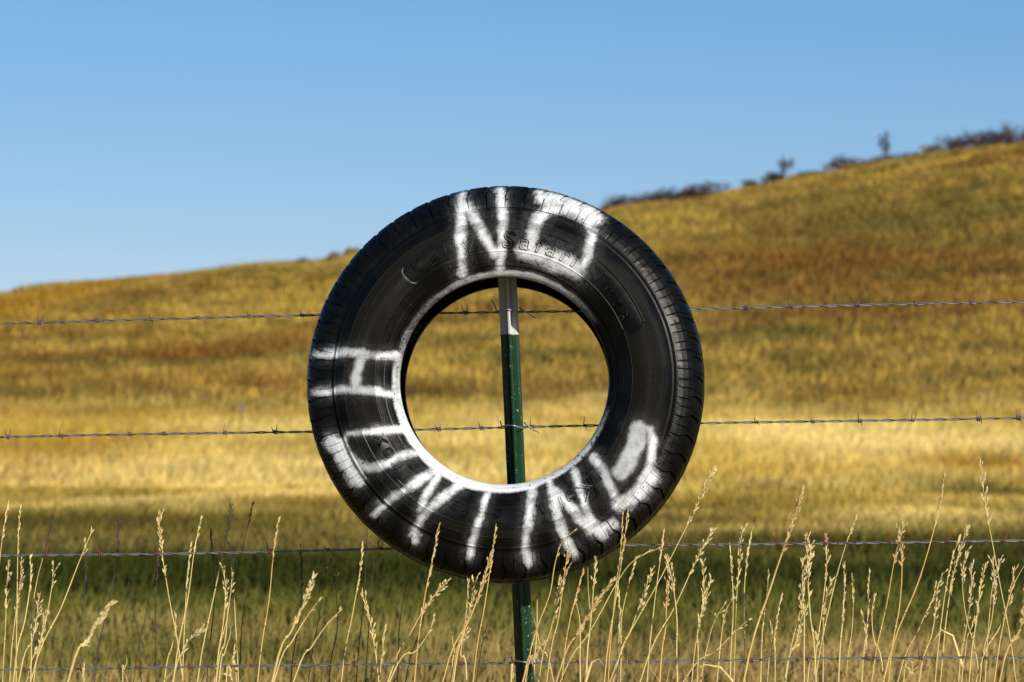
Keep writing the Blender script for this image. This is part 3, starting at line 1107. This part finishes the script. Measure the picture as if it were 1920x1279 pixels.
# raised lettering: outlines moulded into the wall
_fr = front / 1000.0
_sel = _fr[:, 1] > 0.197
_fr_s = _fr[_sel]


def wall_y(r):
    return np.interp(r, _fr_s[:, 1][np.argsort(_fr_s[:, 1])], _fr_s[:, 0][np.argsort(_fr_s[:, 1])])


def glyph(ch, size, bevel, squash=1.0, outline=True):
    cu = bpy.data.curves.new('glyph', 'FONT')
    cu.body = ch
    cu.size = size
    cu.resolution_u = 3
    cu.align_x = 'CENTER'
    if outline:
        cu.fill_mode = 'NONE'
        cu.bevel_depth = bevel
        cu.bevel_resolution = 0
    else:
        cu.fill_mode = 'FRONT'
        cu.extrude = bevel
    t = bpy.data.objects.new('glyph', cu)
    COL.objects.link(t)
    dg = bpy.context.evaluated_depsgraph_get()
    m2 = bpy.data.meshes.new_from_object(t.evaluated_get(dg))
    bpy.data.objects.remove(t)
    bpy.data.curves.remove(cu)
    co = np.empty(len(m2.vertices) * 3, np.float32)
    m2.vertices.foreach_get('co', co)
    co = co.reshape(-1, 3)
    co[:, 0] *= squash
    return m2, co


def put_glyph(name, ch, adeg, r0, size, bevel, squash=1.0, outline=True, slant=0.0, flip=False):
    m2, co = glyph(ch, size, bevel, squash, outline)
    if len(co) == 0:
        return
    x_ = co[:, 0] + slant * co[:, 1]
    if flip:
        x_, yy = -x_, size * 0.7 - co[:, 1]
    else:
        yy = co[:, 1]
    rr_ = r0 + yy
    a = math.radians(adeg) + x_ / (r0 + size * 0.35)
    y_ = wall_y(rr_) - co[:, 2] - 0.0005
    V = np.stack([rr_ * np.sin(a), y_, rr_ * np.cos(a)], -1)
    m2.vertices.foreach_set('co', V.astype(np.float32).ravel())
    m2.update()
    m2.materials.clear()
    finish_rubber(m2, V, np.ones(len(V)))
    obj(name, m2, M_RUB, tyre)


WORD = [('K', -38, 1.28), ('e', -30.6, 1.1), ('l', -25.4, 1.1), ('l', -21.8, 1.1), ('y', -15.5, 1.12), ('S', 2, 1.18), ('a', 9, 1.08), ('f', 14.8, 1), ('a', 20.6, 1),
        ('r', 26.6, 1), ('i', 31.2, 1), ('T', 43, 1.1), ('r', 50, 1), ('e', 56.2, 1), ('x', 63, 1)]
for turn in (0, 180):
    for ch, a, s in WORD:
        put_glyph('raised_letter', ch, a + turn, 0.2425, 0.036 * s, 0.0010, 1.25, True, 0.12)
for (txt, a0, r0, size, step) in (('LOAD', -21.5, 0.2295, 0.0068, 1.55), ('RANGE', -21.5, 0.2222, 0.0068, 1.55), ('D', -14.5, 0.2225, 0.015, 3), ('SAFETY WARNING', 27.5, 0.299, 0.0092, 1.35),
                                  ('M+S', -110, 0.2225, 0.014, 2.9), ('SAFETY WARNING', 128, 0.299, 0.0085, 1.3)):
    k0 = (len(txt) - 1) / 2
    for i, ch in enumerate(txt):
        if ch != ' ':
            put_glyph('raised_letter', ch, a0 + (i - k0) * step, r0, size, 0.0006, 1.1, False)

# ------------------------------------------------------------------ fence: steel post, four barbed wires
M_WIRE_G = mat_wire('weathered galvanised wire', (0.20, 0.20, 0.195), (0.11, 0.085, 0.065), 0.38)
M_BARB_G = mat_wire('dull barb steel', (0.12, 0.11, 0.10), (0.10, 0.06, 0.04), 0.55)
M_BARB_R = mat_wire('rusty barb steel', (0.16, 0.04, 0.03), (0.22, 0.07, 0.04), 0.75)
fence = empty('barbed_wire_fence', (0, 0.12, 0))
tag(fence, 'four-strand barbed wire fence on a green steel T-post with white tip', 'fence')
FI = Matrix.Translation((0, -0.12, 0))

# the post runs from behind the bottom of the tyre to inside its top
zc = TYRE_LOC.z
LEAN = (0.093 - 0.036) / 0.465


def post_front(z):
    return 0.093 - (z - (zc - 0.265)) * LEAN


p_lo = unproject(985, 1279, 0.12)
p_hi = unproject(951, 517, 0.06)


def post_x(z):
    return p_lo.x + (p_hi.x - p_lo.x) * (z - p_lo.z) / (p_hi.z - p_lo.z)


POST_TOP = zc + 0.345
POST_TIP_Z = unproject(957, 627, 0.07).z
POST_TIP = POST_TIP_Z + 0.4
# T section seen from above (x, depth): web towards the camera, rounded flange behind
SEC = [(-0.0025, 0.0), (0.0, -0.0012), (0.0025, 0.0), (0.0030, 0.028), (0.0055, 0.0312), (0.012, 0.0308), (0.0165, 0.0323), (0.0178, 0.0342), (0.0165, 0.0362), (0.009, 0.0380),
       (0.0, 0.0385), (-0.009, 0.0380), (-0.0165, 0.0362), (-0.0178, 0.0342), (-0.0165, 0.0323), (-0.012, 0.0308), (-0.0055, 0.0312), (-0.0030, 0.028)]
mb = MB()
zs = list(np.linspace(-0.4, POST_TOP, 22))
for z in zs:
    for (sx_, sy_) in SEC:
        mb.v.append(Vector((post_x(z) + sx_, post_front(z) + sy_ - 0.12, z + 0.4)))
ns = len(SEC)
for k in range(len(zs) - 1):
    for i in range(ns):
        q = k * ns
        mb.f.append((q + i, q + (i + 1) % ns, q + ns + (i + 1) % ns, q + ns + i))
mb.f.append(tuple(range((len(zs) - 1) * ns, len(zs) * ns)))
M_POST = mat_post()
post = obj('steel_post', mb.mesh('T-post', smooth=False), M_POST, fence)
post.location = (0, 0, -0.4)
post['label'] = 'dark green steel T-post with a white-painted tip'
# studs that keep the wires from slipping, on the far face
mb = MB()
for z in np.arange(0.1, POST_TOP - 0.05, 0.055):
    c = Vector((post_x(z), post_front(z) + 0.0385 - 0.12, z + 0.4))
    mb.tube([c + Vector((0, -0.001, 0)), c + Vector((0, 0.003, 0)), c + Vector((0, 0.006, 0.001))], [0.0075, 0.0065, 0.004], 6)
o = obj('stud', mb.mesh('studs'), M_POST, post)

# wires: pixel heights at the left edge, the post and the right edge
FENCE_YAW = 6.5
WIRES = [
    ((608, 584, 565), 0, [72, 183, 281, 373, 468, 568, 875, 1397, 1485, 1608, 1718, 1823], 'topmost barbed wire'),
    ((822, 799, 783), 0, [17, 116, 242, 310, 421, 518, 823, 905, 997, 1097, 1420, 1521, 1612, 1713, 1837, 1912], 'second barbed wire from the top'),
    ((1042, 1023, 1016), 1, [87, 187, 293, 411, 508, 617, 715, 1250, 1344, 1460, 1547, 1666, 1776, 1878], 'third barbed wire, with rusty barbs'),
    ((1253, 1243, 1235), 1, [45, 153, 258, 357, 470, 553, 663, 864, 1088, 1183, 1302, 1411, 1515, 1625, 1726, 1847, 1876], 'lowest barbed wire, with rusty barbs'),
]


def barb_mesh(name, seed):
    rr = random.Random(seed)
    mb = MB()
    pts = []
    turns = 2.0
    n = 22
    u0, u1 = Vector((0, rr.uniform(-0.5, 0.5), 1)).normalized(), Vector((0, rr.uniform(-0.5, 0.5), -1)).normalized()
    a0 = math.atan2(0.0, 1.0)
    coil = []
    for i in range(n + 1):
        w = 2 * math.pi * turns * i / n
        coil.append(Vector((-0.0035 + 0.007 * i / n, math.sin(w) * 0.0036, math.cos(w) * 0.0036)))
    tip0 = coil[0] + Vector((-0.001, -0.0125 if seed % 2 else -0.004, 0.0125))
    tip1 = coil[-1] + Vector((0.001, 0.002, -0.0125 if seed != 2 else 0.011))
    pts = [tip0] + coil + [tip1]
    rad = [0.0004] + [0.00105] * (n + 1) + [0.0004]
    mb.tube(pts, rad, 5)
    return mb.mesh(name)


BARBS = {0: [], 1: []}
for k in range(3):
    for q, mt in ((0, M_BARB_G), (1, M_BARB_R)):
        bm_ = barb_mesh('barb', k)
        bm_.materials.append(mt)
        BARBS[q].append(bm_)

M_CLIP = mat_wire('bright tie wire', (0.36, 0.37, 0.38), (0.2, 0.17, 0.13), 0.35)
rw = random.Random(5)
for wi, ((yl, ym, yr), rusty, barbs, lb) in enumerate(WIRES):
    # the wire runs behind the post, fence line turned a little so that one end is nearer
    zm = unproject(960, ym, 0.11).z
    yp = post_front(zm) + 0.0385 + 0.003
    P0 = unproject(960, ym, yp)
    tanw = math.tan(R(FENCE_YAW))

    def wire_pt(px, wi=wi, yl=yl, ym=ym, yr=yr, yp=yp, tanw=tanw):
        # pixel height along the wire, slightly sagging
        py = np.interp(px, [-2600, 0, 960, 1920, 4500], [yl - (ym - yl) * 2.7, yl, ym, yr, yr + (yr - ym) * 2.7])
        a = (px - 960) / FPX
        d = (yp + CAM_D) / (1 + a * tanw)            # distance where the ray meets the fence plane
        return unproject(px, float(py), d - CAM_D)
    pxs = np.linspace(-1900, 3800, 1150)
    mid = [wire_pt(p) for p in pxs]
    mb = MB()
    L = 0.0
    ph = rw.uniform(0, 6)
    strands = [[], []]
    for i, c in enumerate(mid):
        if i:
            L += (c - mid[i - 1]).length
        sag = -0.002 * math.sin(L * 2.1 + wi) + 0.0012 * math.sin(L * 5.3 + 2 * wi)
        w = 2 * math.pi * L / 0.066 + ph + 0.7 * math.sin(L * 3.1)
        for s in (0, 1):
            o3 = Vector((0, math.cos(w + s * math.pi), math.sin(w + s * math.pi))) * 0.00145
            strands[s].append(c + o3 + Vector((0, -0.12, sag)))
    for s in (0, 1):
        mb.tube(strands[s], 0.00125, 6)
    wire = obj('barbed_wire', mb.mesh('twisted wire'), M_WIRE_G, fence)
    wire['label'] = lb
    for b in barbs:
        i = int(np.argmin(np.abs(pxs - b)))
        c = (strands[0][i] + strands[1][i]) / 2
        d = (mid[i + 1] - mid[i - 1]).normalized()
        bo = bpy.data.objects.new('barb', BARBS[rusty][rw.randrange(3)])
        COL.objects.link(bo)
        bo.parent = wire
        bo.location = c
        bo.rotation_mode = 'QUATERNION'
        q = Vector((1, 0, 0)).rotation_difference(d)
        bo.rotation_quaternion = q @ Euler((rw.uniform(-0.9, 0.9), rw.uniform(-0.25, 0.25), 0)).to_quaternion()
        s = rw.uniform(0.85, 1.15)
        bo.scale = (s, s, s)
    # tie wire round the front of the post
    c = Vector((post_x(zm), post_front(zm) - 0.12, zm + 0.4 - 0.4))
    z = zm
    yb = yp - 0.12
    c = Vector((post_x(z), 0, z))
    yf = post_front(z) - 0.12
    pts = [Vector((c.x - 0.032, yb - 0.004, z + 0.020 if wi < 2 else z + 0.006)), Vector((c.x - 0.026, yb - 0.006, z + 0.009)), Vector((c.x - 0.023, yb + 0.002, z - 0.001)),
           Vector((c.x - 0.0215, yf + 0.029, z + 0.0)), Vector((c.x - 0.014, yf + 0.014, z + 0.001)), Vector((c.x - 0.004, yf - 0.0022, z + 0.001)), Vector((c.x + 0.004, yf - 0.0022, z)),
           Vector((c.x + 0.014, yf + 0.014, z - 0.003)), Vector((c.x + 0.0215, yf + 0.029, z - 0.004)), Vector((c.x + 0.024, yb + 0.004, z - 0.001)),
           Vector((c.x + 0.022, yb + 0.006, z + 0.006)), Vector((c.x + 0.020, yb - 0.006, z + 0.006)), Vector((c.x + 0.034, yb - 0.010, z - 0.004)), Vector((c.x + 0.050, yb - 0.016, z - 0.014))]
    mb = MB()
    # smooth the path
    sm = []
    for i in range(len(pts) - 1):
        p0, p1, p2, p3 = pts[max(i - 1, 0)], pts[i], pts[i + 1], pts[min(i + 2, len(pts) - 1)]
        for k in range(4):
            t = k / 4
            sm.append(0.5 * ((2 * p1) + (p2 - p0) * t + (2 * p0 - 5 * p1 + 4 * p2 - p3) * t * t + (3 * p1 - p0 - 3 * p2 + p3) * t ** 3))
    sm.append(pts[-1])
    mb.tube([v + Vector((0, 0, 0.4)) for v in sm], 0.0013, 6)
    obj('wire_clip', mb.mesh('tie wire'), M_CLIP, post)

# ------------------------------------------------------------------ dry grass stalks along the fence
# (tip x, tip y, x at the lower frame edge, colour, seed-head length in px, style, distance or None)
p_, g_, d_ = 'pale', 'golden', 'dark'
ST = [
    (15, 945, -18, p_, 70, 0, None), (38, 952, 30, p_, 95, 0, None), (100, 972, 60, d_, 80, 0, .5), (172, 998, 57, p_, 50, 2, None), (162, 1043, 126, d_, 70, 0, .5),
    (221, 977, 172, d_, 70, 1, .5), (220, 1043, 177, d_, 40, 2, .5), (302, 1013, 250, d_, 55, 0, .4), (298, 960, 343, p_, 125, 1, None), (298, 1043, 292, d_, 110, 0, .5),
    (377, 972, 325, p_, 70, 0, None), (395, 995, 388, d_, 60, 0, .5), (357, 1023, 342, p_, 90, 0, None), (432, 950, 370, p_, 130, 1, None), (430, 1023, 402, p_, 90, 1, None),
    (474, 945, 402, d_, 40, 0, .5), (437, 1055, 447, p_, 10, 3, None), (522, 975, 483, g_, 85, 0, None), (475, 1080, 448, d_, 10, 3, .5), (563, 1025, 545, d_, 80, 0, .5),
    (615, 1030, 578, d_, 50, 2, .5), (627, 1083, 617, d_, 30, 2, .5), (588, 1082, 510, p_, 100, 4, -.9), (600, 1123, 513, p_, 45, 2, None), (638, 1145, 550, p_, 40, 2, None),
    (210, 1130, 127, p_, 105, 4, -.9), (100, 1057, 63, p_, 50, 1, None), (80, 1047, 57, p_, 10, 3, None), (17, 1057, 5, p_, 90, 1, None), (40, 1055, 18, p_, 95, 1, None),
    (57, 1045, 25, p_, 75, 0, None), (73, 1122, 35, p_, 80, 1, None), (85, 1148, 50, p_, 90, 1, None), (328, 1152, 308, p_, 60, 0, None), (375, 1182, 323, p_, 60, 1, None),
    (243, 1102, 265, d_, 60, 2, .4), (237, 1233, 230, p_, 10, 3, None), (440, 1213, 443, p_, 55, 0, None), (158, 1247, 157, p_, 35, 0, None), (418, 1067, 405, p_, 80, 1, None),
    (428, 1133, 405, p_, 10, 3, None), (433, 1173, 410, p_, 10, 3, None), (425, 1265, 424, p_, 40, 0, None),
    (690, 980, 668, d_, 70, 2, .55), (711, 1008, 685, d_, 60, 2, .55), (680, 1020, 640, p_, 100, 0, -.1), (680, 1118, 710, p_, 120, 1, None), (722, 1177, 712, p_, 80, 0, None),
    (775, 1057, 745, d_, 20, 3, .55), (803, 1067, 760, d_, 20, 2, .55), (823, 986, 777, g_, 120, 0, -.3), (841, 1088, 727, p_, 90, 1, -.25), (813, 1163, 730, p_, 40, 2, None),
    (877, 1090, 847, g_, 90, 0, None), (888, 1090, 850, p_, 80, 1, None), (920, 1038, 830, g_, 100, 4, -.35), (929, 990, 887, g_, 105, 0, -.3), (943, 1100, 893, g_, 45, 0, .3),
    (877, 1183, 875, p_, 40, 1, None), (847, 1185, 847, p_, 15, 3, None), (960, 1250, 958, p_, 30, 0, None), (1012, 1090, 1000, p_, 10, 3, .3), (1077, 995, 985, g_, 65, 2, -.3),
    (1065, 1033, 1025, g_, 100, 1, -.3), (1050, 1083, 1010, p_, 90, 1, -.2), (1093, 1070, 1053, g_, 90, 0, None), (1115, 1058, 1098, p_, 50, 1, None), (1102, 1063, 1100, p_, 10, 3, None),
    (1177, 962, 1133, g_, 120, 0, -.3), (1168, 965, 1140, g_, 110, 0, -.28), (1235, 1028, 1050, p_, 60, 2, .1), (1150, 1087, 1043, g_, 130, 4, -.6), (1190, 1057, 1163, p_, 40, 0, None),
    (1222, 1070, 1150, p_, 80, 1, None), (1157, 1100, 1158, p_, 90, 0, None), (1338, 878, 1143, p_, 120, 1, .0), (1245, 997, 1213, p_, 60, 0, None), (1250, 1047, 1270, p_, 70, 1, None),
    (1253, 1067, 1237, g_, 80, 1, None), (1335, 994, 1200, p_, 100, 1, None), (1017, 1203, 980, g_, 80, 4, -.5), (1001, 1157, 1038, p_, 10, 3, None), (1080, 1130, 1088, p_, 10, 3, None),
    (1317, 1056, 1297, p_, 100, 1, None), (1332, 1091, 1307, p_, 100, 1, None), (1369, 1026, 1369, p_, 90, 0, None), (1391, 993, 1376, p_, 120, 1, None), (1410, 994, 1397, p_, 90, 0, None),
    (1505, 914, 1394, g_, 130, 4, -.55), (1441, 1073, 1426, p_, 120, 0, None), (1513, 1003, 1473, p_, 85, 1, None), (1505, 1051, 1508, p_, 110, 1, None), (1547, 1005, 1525, p_, 90, 1, None),
    (1521, 1024, 1530, p_, 100, 1, -.5), (1464, 1118, 1453, p_, 110, 0, None), (1446, 1180, 1439, p_, 30, 1, None), (1501, 1128, 1471, p_, 100, 1, None), (1558, 1090, 1543, p_, 80, 1, None),
    (1606, 969, 1528, p_, 50, 0, None), (1582, 1061, 1572, p_, 120, 0, -.4), (1597, 1080, 1586, p_, 60, 0, None), (1630, 1070, 1615, p_, 110, 0, None), (1615, 1150, 1617, p_, 70, 0, None),
    (1694, 986, 1634, g_, 75, 1, None), (1684, 994, 1666, g_, 75, 1, None), (1770, 892, 1656, g_, 110, 0, -.2), (1639, 1118, 1657, p_, 40, 0, None), (1766, 1078, 1683, p_, 90, 1, None),
    (1755, 1112, 1723, p_, 50, 1, None), (1798, 1008, 1753, p_, 110, 0, None), (1813, 991, 1763, p_, 140, 1, None), (1821, 1065, 1797, p_, 120, 1, None), (1810, 1038, 1837, p_, 60, 1, None),
    (1847, 1061, 1817, p_, 120, 1, None), (1862, 1050, 1837, p_, 90, 1, None), (1875, 1050, 1847, p_, 60, 1, None), (1901, 1070, 1830, p_, 100, 1, None), (1838, 870, 1905, p_, 125, 1, -.25),
    (1920, 1061, 1864, g_, 10, 3, None), (1921, 1095, 1874, g_, 120, 4, -.5), (1404, 1162, 1281, p_, 55, 2, None), (1359, 1133, 1314, p_, 50, 2, None), (1374, 1118, 1344, p_, 60, 2, None),
    (1704, 1246, 1694, p_, 40, 1, None), (1823, 1175, 1803, p_, 30, 2, None), (1525, 1182, 1514, p_, 60, 0, None),
]
M_ST = {
    'pale': mat_simple('pale straw', (0.52, 0.40, 0.14), (0.65, 0.51, 0.22), 40, 0.6, 0.2),
    'golden': mat_simple('golden straw', (0.50, 0.33, 0.10), (0.62, 0.44, 0.17), 40, 0.6, 0.2),
    'dark': mat_simple('shade-darkened straw', (0.035, 0.026, 0.018), (0.07, 0.05, 0.032), 40, 0.7, 0.1),  # stalks standing in shade: the shade is put into the straw colour
}
M_HEAD = {
    'pale': mat_simple('pale husks', (0.55, 0.42, 0.17), (0.74, 0.60, 0.32), 90, 0.65, 0.25),
    'golden': mat_simple('golden husks', (0.42, 0.27, 0.10), (0.66, 0.48, 0.22), 90, 0.65, 0.25),
    'dark': mat_simple('shade-darkened husks', (0.03, 0.022, 0.018), (0.065, 0.045, 0.032), 90, 0.7, 0.1),  # seed heads of the shaded stalks, painted dark to match
}
ORD = ['nearest', 'second', 'third', 'fourth', 'fifth', 'sixth', 'seventh', 'eighth', 'ninth', 'tenth', 'eleventh', 'twelfth', 'thirteenth', 'fourteenth', 'fifteenth', 'sixteenth',
       'seventeenth', 'eighteenth', 'nineteenth', 'twentieth', 'twenty-first', 'twenty-second', 'twenty-third', 'twenty-fourth', 'twenty-fifth', 'twenty-sixth', 'twenty-seventh']
HEADW = {0: 'slim', 1: 'feathery', 2: 'sparse', 3: 'headless', 4: 'plump'}


def klass(s):
    tx, ty = s[0], s[1]
    third = np.interp(tx, (0, 960, 1920), (1042, 1023, 1016))
    if ty < third:
        hc = 'tip above third wire'
    elif ty < third + 105:
        hc = 'tip just under third wire'
    else:
        hc = 'tip low near bottom wire'
    side = 'left' if tx < 970 else 'right'
    return (s[3], s[5], hc, side)


order = {}
for i, s in enumerate(ST):
    order.setdefault(klass(s), []).append(i)
rank = {}
for k, ids in order.items():
    ids.sort(key=lambda i: abs(ST[i][0] - 970))
    for q, i in enumerate(ids):
        rank[i] = (q, len(ids))
SPECIAL = {
    (1338, 878): 'long pale feathery stalk leaning far over beside the tyre, crossing the third wire',
    (1838, 870): 'tallest pale feathery stalk, leaning back against all its neighbours on the far right',
    (1235, 1028): 'pale stalk arching over with a drooping tip just under the G painted on the tyre',
    (1505, 914): 'tall golden plump stalk leaning across the third wire, clear of its neighbours',
    (929, 990): 'golden slim stalk standing before the tyre under the painted T and I',
    (823, 986): 'golden slim stalk standing before the dark tread under the middle painted N',
    (298, 960): 'tall pale feathery stalk leaning the opposite way to its neighbours on the far left',
}


def leaf_strip(mb, pts, w):
    k0 = len(mb.v)
    for i, pt in enumerate(pts):
        t = i / (len(pts) - 1)
        ww = w * (1 - t) ** 0.7 + 0.0002
        dr = (pts[min(i + 1, len(pts) - 1)] - pts[max(i - 1, 0)]).normalized()
        sd = dr.cross(Vector((0.3, -1, 0.2))).normalized()
        mb.v += [pt - sd * ww, pt + sd * ww + Vector((0, 0.0008, 0))]
    for i in range(len(pts) - 1):
        q = k0 + 2 * i
        mb.f.append((q, q + 1, q + 3, q + 2))


rs = random.Random(23)
for i, s in enumerate(ST):
    tx, ty, bx, cl, hl, style, yd = s
    if yd is None:
        yd = rs.choice((rs.uniform(-0.32, -0.14), rs.uniform(0.2, 0.45)))
        if 560 < tx < 1340:
            yd = rs.uniform(-0.34, -0.18)
    tip = unproject(tx, ty, yd)
    low = unproject(bx, 1279, yd)
    dirn = (low - tip).normalized() if (tip.z - low.z) > 0.05 else Vector((0, 0, -1))
    # the stalk goes on below the frame and straightens towards the ground
    x0 = low.x + dirn.x / max(0.3, -dirn.z) * low.z * 0.45
    foot = Vector((x0, yd + rs.uniform(-0.05, 0.05), 0.0))
    foot.z = float(height(np.array([foot.x]), np.array([foot.y]))[0]) - 0.01
    bow = rs.uniform(-0.012, 0.012)
    if (tx, ty) == (1235, 1028):
        ctrl = [foot, low, unproject(1107, 1183, yd), unproject(1160, 1087, yd), unproject(1190, 1050, yd), tip]
    elif (tx, ty) == (1077, 995):
        ctrl = [foot, low, unproject(1003, 1190, yd), unproject(1030, 1117, yd), unproject(1040, 1060, yd), unproject(1053, 1018, yd), tip]
    else:
        m1 = low.lerp(tip, 0.5) + Vector((bow, 0, 0))
        m2_ = low.lerp(tip, 0.8) + Vector((bow * 0.8 + rs.uniform(-.003, .003), 0, 0))
        ctrl = [foot, low, m1, m2_, tip]
    path = []
    for k in range(len(ctrl) - 1):
        a0, a1, a2, a3 = ctrl[max(k - 1, 0)], ctrl[k], ctrl[k + 1], ctrl[min(k + 2, len(ctrl) - 1)]
        for q in range(5):
            t = q / 5
            path.append(0.5 * ((2 * a1) + (a2 - a0) * t + (2 * a0 - 5 * a1 + 4 * a2 - a3) * t * t + (3 * a1 - a0 - 3 * a2 + a3) * t ** 3))
    path.append(ctrl[-1])
    root = empty('grass_stalk', foot)
    loc = [p - foot for p in path]
    thick = (0.00135 if cl != 'dark' else 0.0011) * rs.uniform(0.75, 1.1) * (1.25 if style == 4 else 1)
    n = len(loc)
    mb = MB()
    mb.tube(loc, [thick * (1.15 - 0.85 * (k / (n - 1)) ** 1.6) for k in range(n)], 5)
    for k in (2, 8):                                   # nodes of the culm
        if k < n - 2:
            mb.tube([loc[k] - (loc[k + 1] - loc[k]).normalized() * 0.003, loc[k], loc[k] + (loc[k + 1] - loc[k]).normalized() * 0.003], [thick, thick * 1.6, thick], 5)
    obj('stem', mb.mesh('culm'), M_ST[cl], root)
    # seed head
    if style != 3:
        mm_ = hl / 1000.0 * (yd + CAM_D) / CAM_D
        cum = [0.0]
        for k in range(n - 1, 0, -1):
            cum.append(cum[-1] + (loc[k] - loc[k - 1]).length)
        mb = MB()
        dens = {0: 0.34, 1: 0.40, 2: 0.15, 4: 0.62}[style]
        cnt = max(5, int(hl * dens))
        for q in range(cnt):
            u = (q + rs.random() * 0.8) / cnt
            # gaps between the whorls
            if style in (0, 1) and (math.sin(u * 23 + i) > 0.55) and rs.random() < 0.6:
                continue
            dd = u * mm_
            k = next((k for k in range(len(cum) - 1) if cum[k + 1] >= dd), len(cum) - 2)
            f = (dd - cum[k]) / max(1e-6, cum[k + 1] - cum[k])
            pa, pb = loc[n - 1 - k], loc[n - 2 - k]
            pt = pa.lerp(pb, min(1, max(0, f)))
            up = (pa - pb).normalized()
            ang = rs.uniform(0, 2 * math.pi)
            side = Vector((math.cos(ang), math.sin(ang), 0))
            side = (side - up * side.dot(up)).normalized()
            env = math.sin(min(1, u * 1.15 + 0.12) * math.pi) ** 0.6 if u < 0.85 else 0.6
            spread = {0: 0.22, 1: 0.42, 2: 0.45, 4: 0.30}[style] * rs.uniform(0.5, 1.25)
            off = {0: 0.0012, 1: 0.0045, 2: 0.006, 4: 0.0040}[style] * env * rs.random()
            dv = (up + side * spread + Vector((0.12, 0, 0))).normalized()
            base = pt + side * off
            if style in (1, 2) and rs.random() < 0.45:         # a short side branch
                Lb = rs.uniform(0.006, 0.016) * (0.4 + env)
                mb.tube([pt, pt + dv * Lb], [0.0005, 0.0004], 3)
                base = pt + dv * Lb
                for _ in range(rs.randint(1, 3)):
                    sd2 = Vector((rs.uniform(-1, 1), rs.uniform(-1, 1), 0.2)).normalized()
                    mb.spindle(base - dv * Lb * rs.uniform(0, 0.6), (dv + sd2 * 0.25).normalized(), rs.uniform(0.006, 0.010), rs.uniform(0.0010, 0.0016), side)
            else:
                mb.spindle(base, dv, rs.uniform(0.007, 0.0115), rs.uniform(0.0011, 0.0017), side)
        mb.spindle(loc[-1] - (loc[-1] - loc[-2]).normalized() * 0.004, loc[-1] - loc[-2], 0.011, 0.001, Vector((1, 0, 0)))
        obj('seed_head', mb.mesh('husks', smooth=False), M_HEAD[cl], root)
    # a dry blade or two on some stalks
    if rs.random() < 0.05 and cl != 'dark':
        mb = MB()
        k = rs.choice((4, 5, 6))
        b0 = loc[k]
        dx = rs.choice((-1, 1)) * rs.uniform(0.03, 0.10)
        dz = rs.uniform(0.02, 0.09)
        pts = [b0, b0 + Vector((dx * 0.35, -0.005, dz * 0.8)), b0 + Vector((dx * 0.75, -0.01, dz * 0.95)), b0 + Vector((dx * 1.1, -0.015, dz * 0.6))]
        leaf_strip(mb, [pts[0].lerp(pts[1], 0.0), pts[0].lerp(pts[1], 0.6), pts[1], pts[1].lerp(pts[2], .5), pts[2], pts[3]], 0.0021)
        obj('leaf', mb.mesh('blade'), M_ST[cl], root)
    if (tx, ty) in SPECIAL:
        lb = SPECIAL[(tx, ty)]
    else:
        q, tot = rank[i]
        c_, st_, hc, side = klass(s)
        name = f'{c_} {HEADW[st_]} grass stalk, {hc}'
        if tot == 1:
            lb = f'{name}, the only such {side} of post'
        else:
            lb = f'{name}, {ORD[q]} such {side} of post'
    tag(root, lb, 'grass stalk', 'dry grass stalks along the fence')
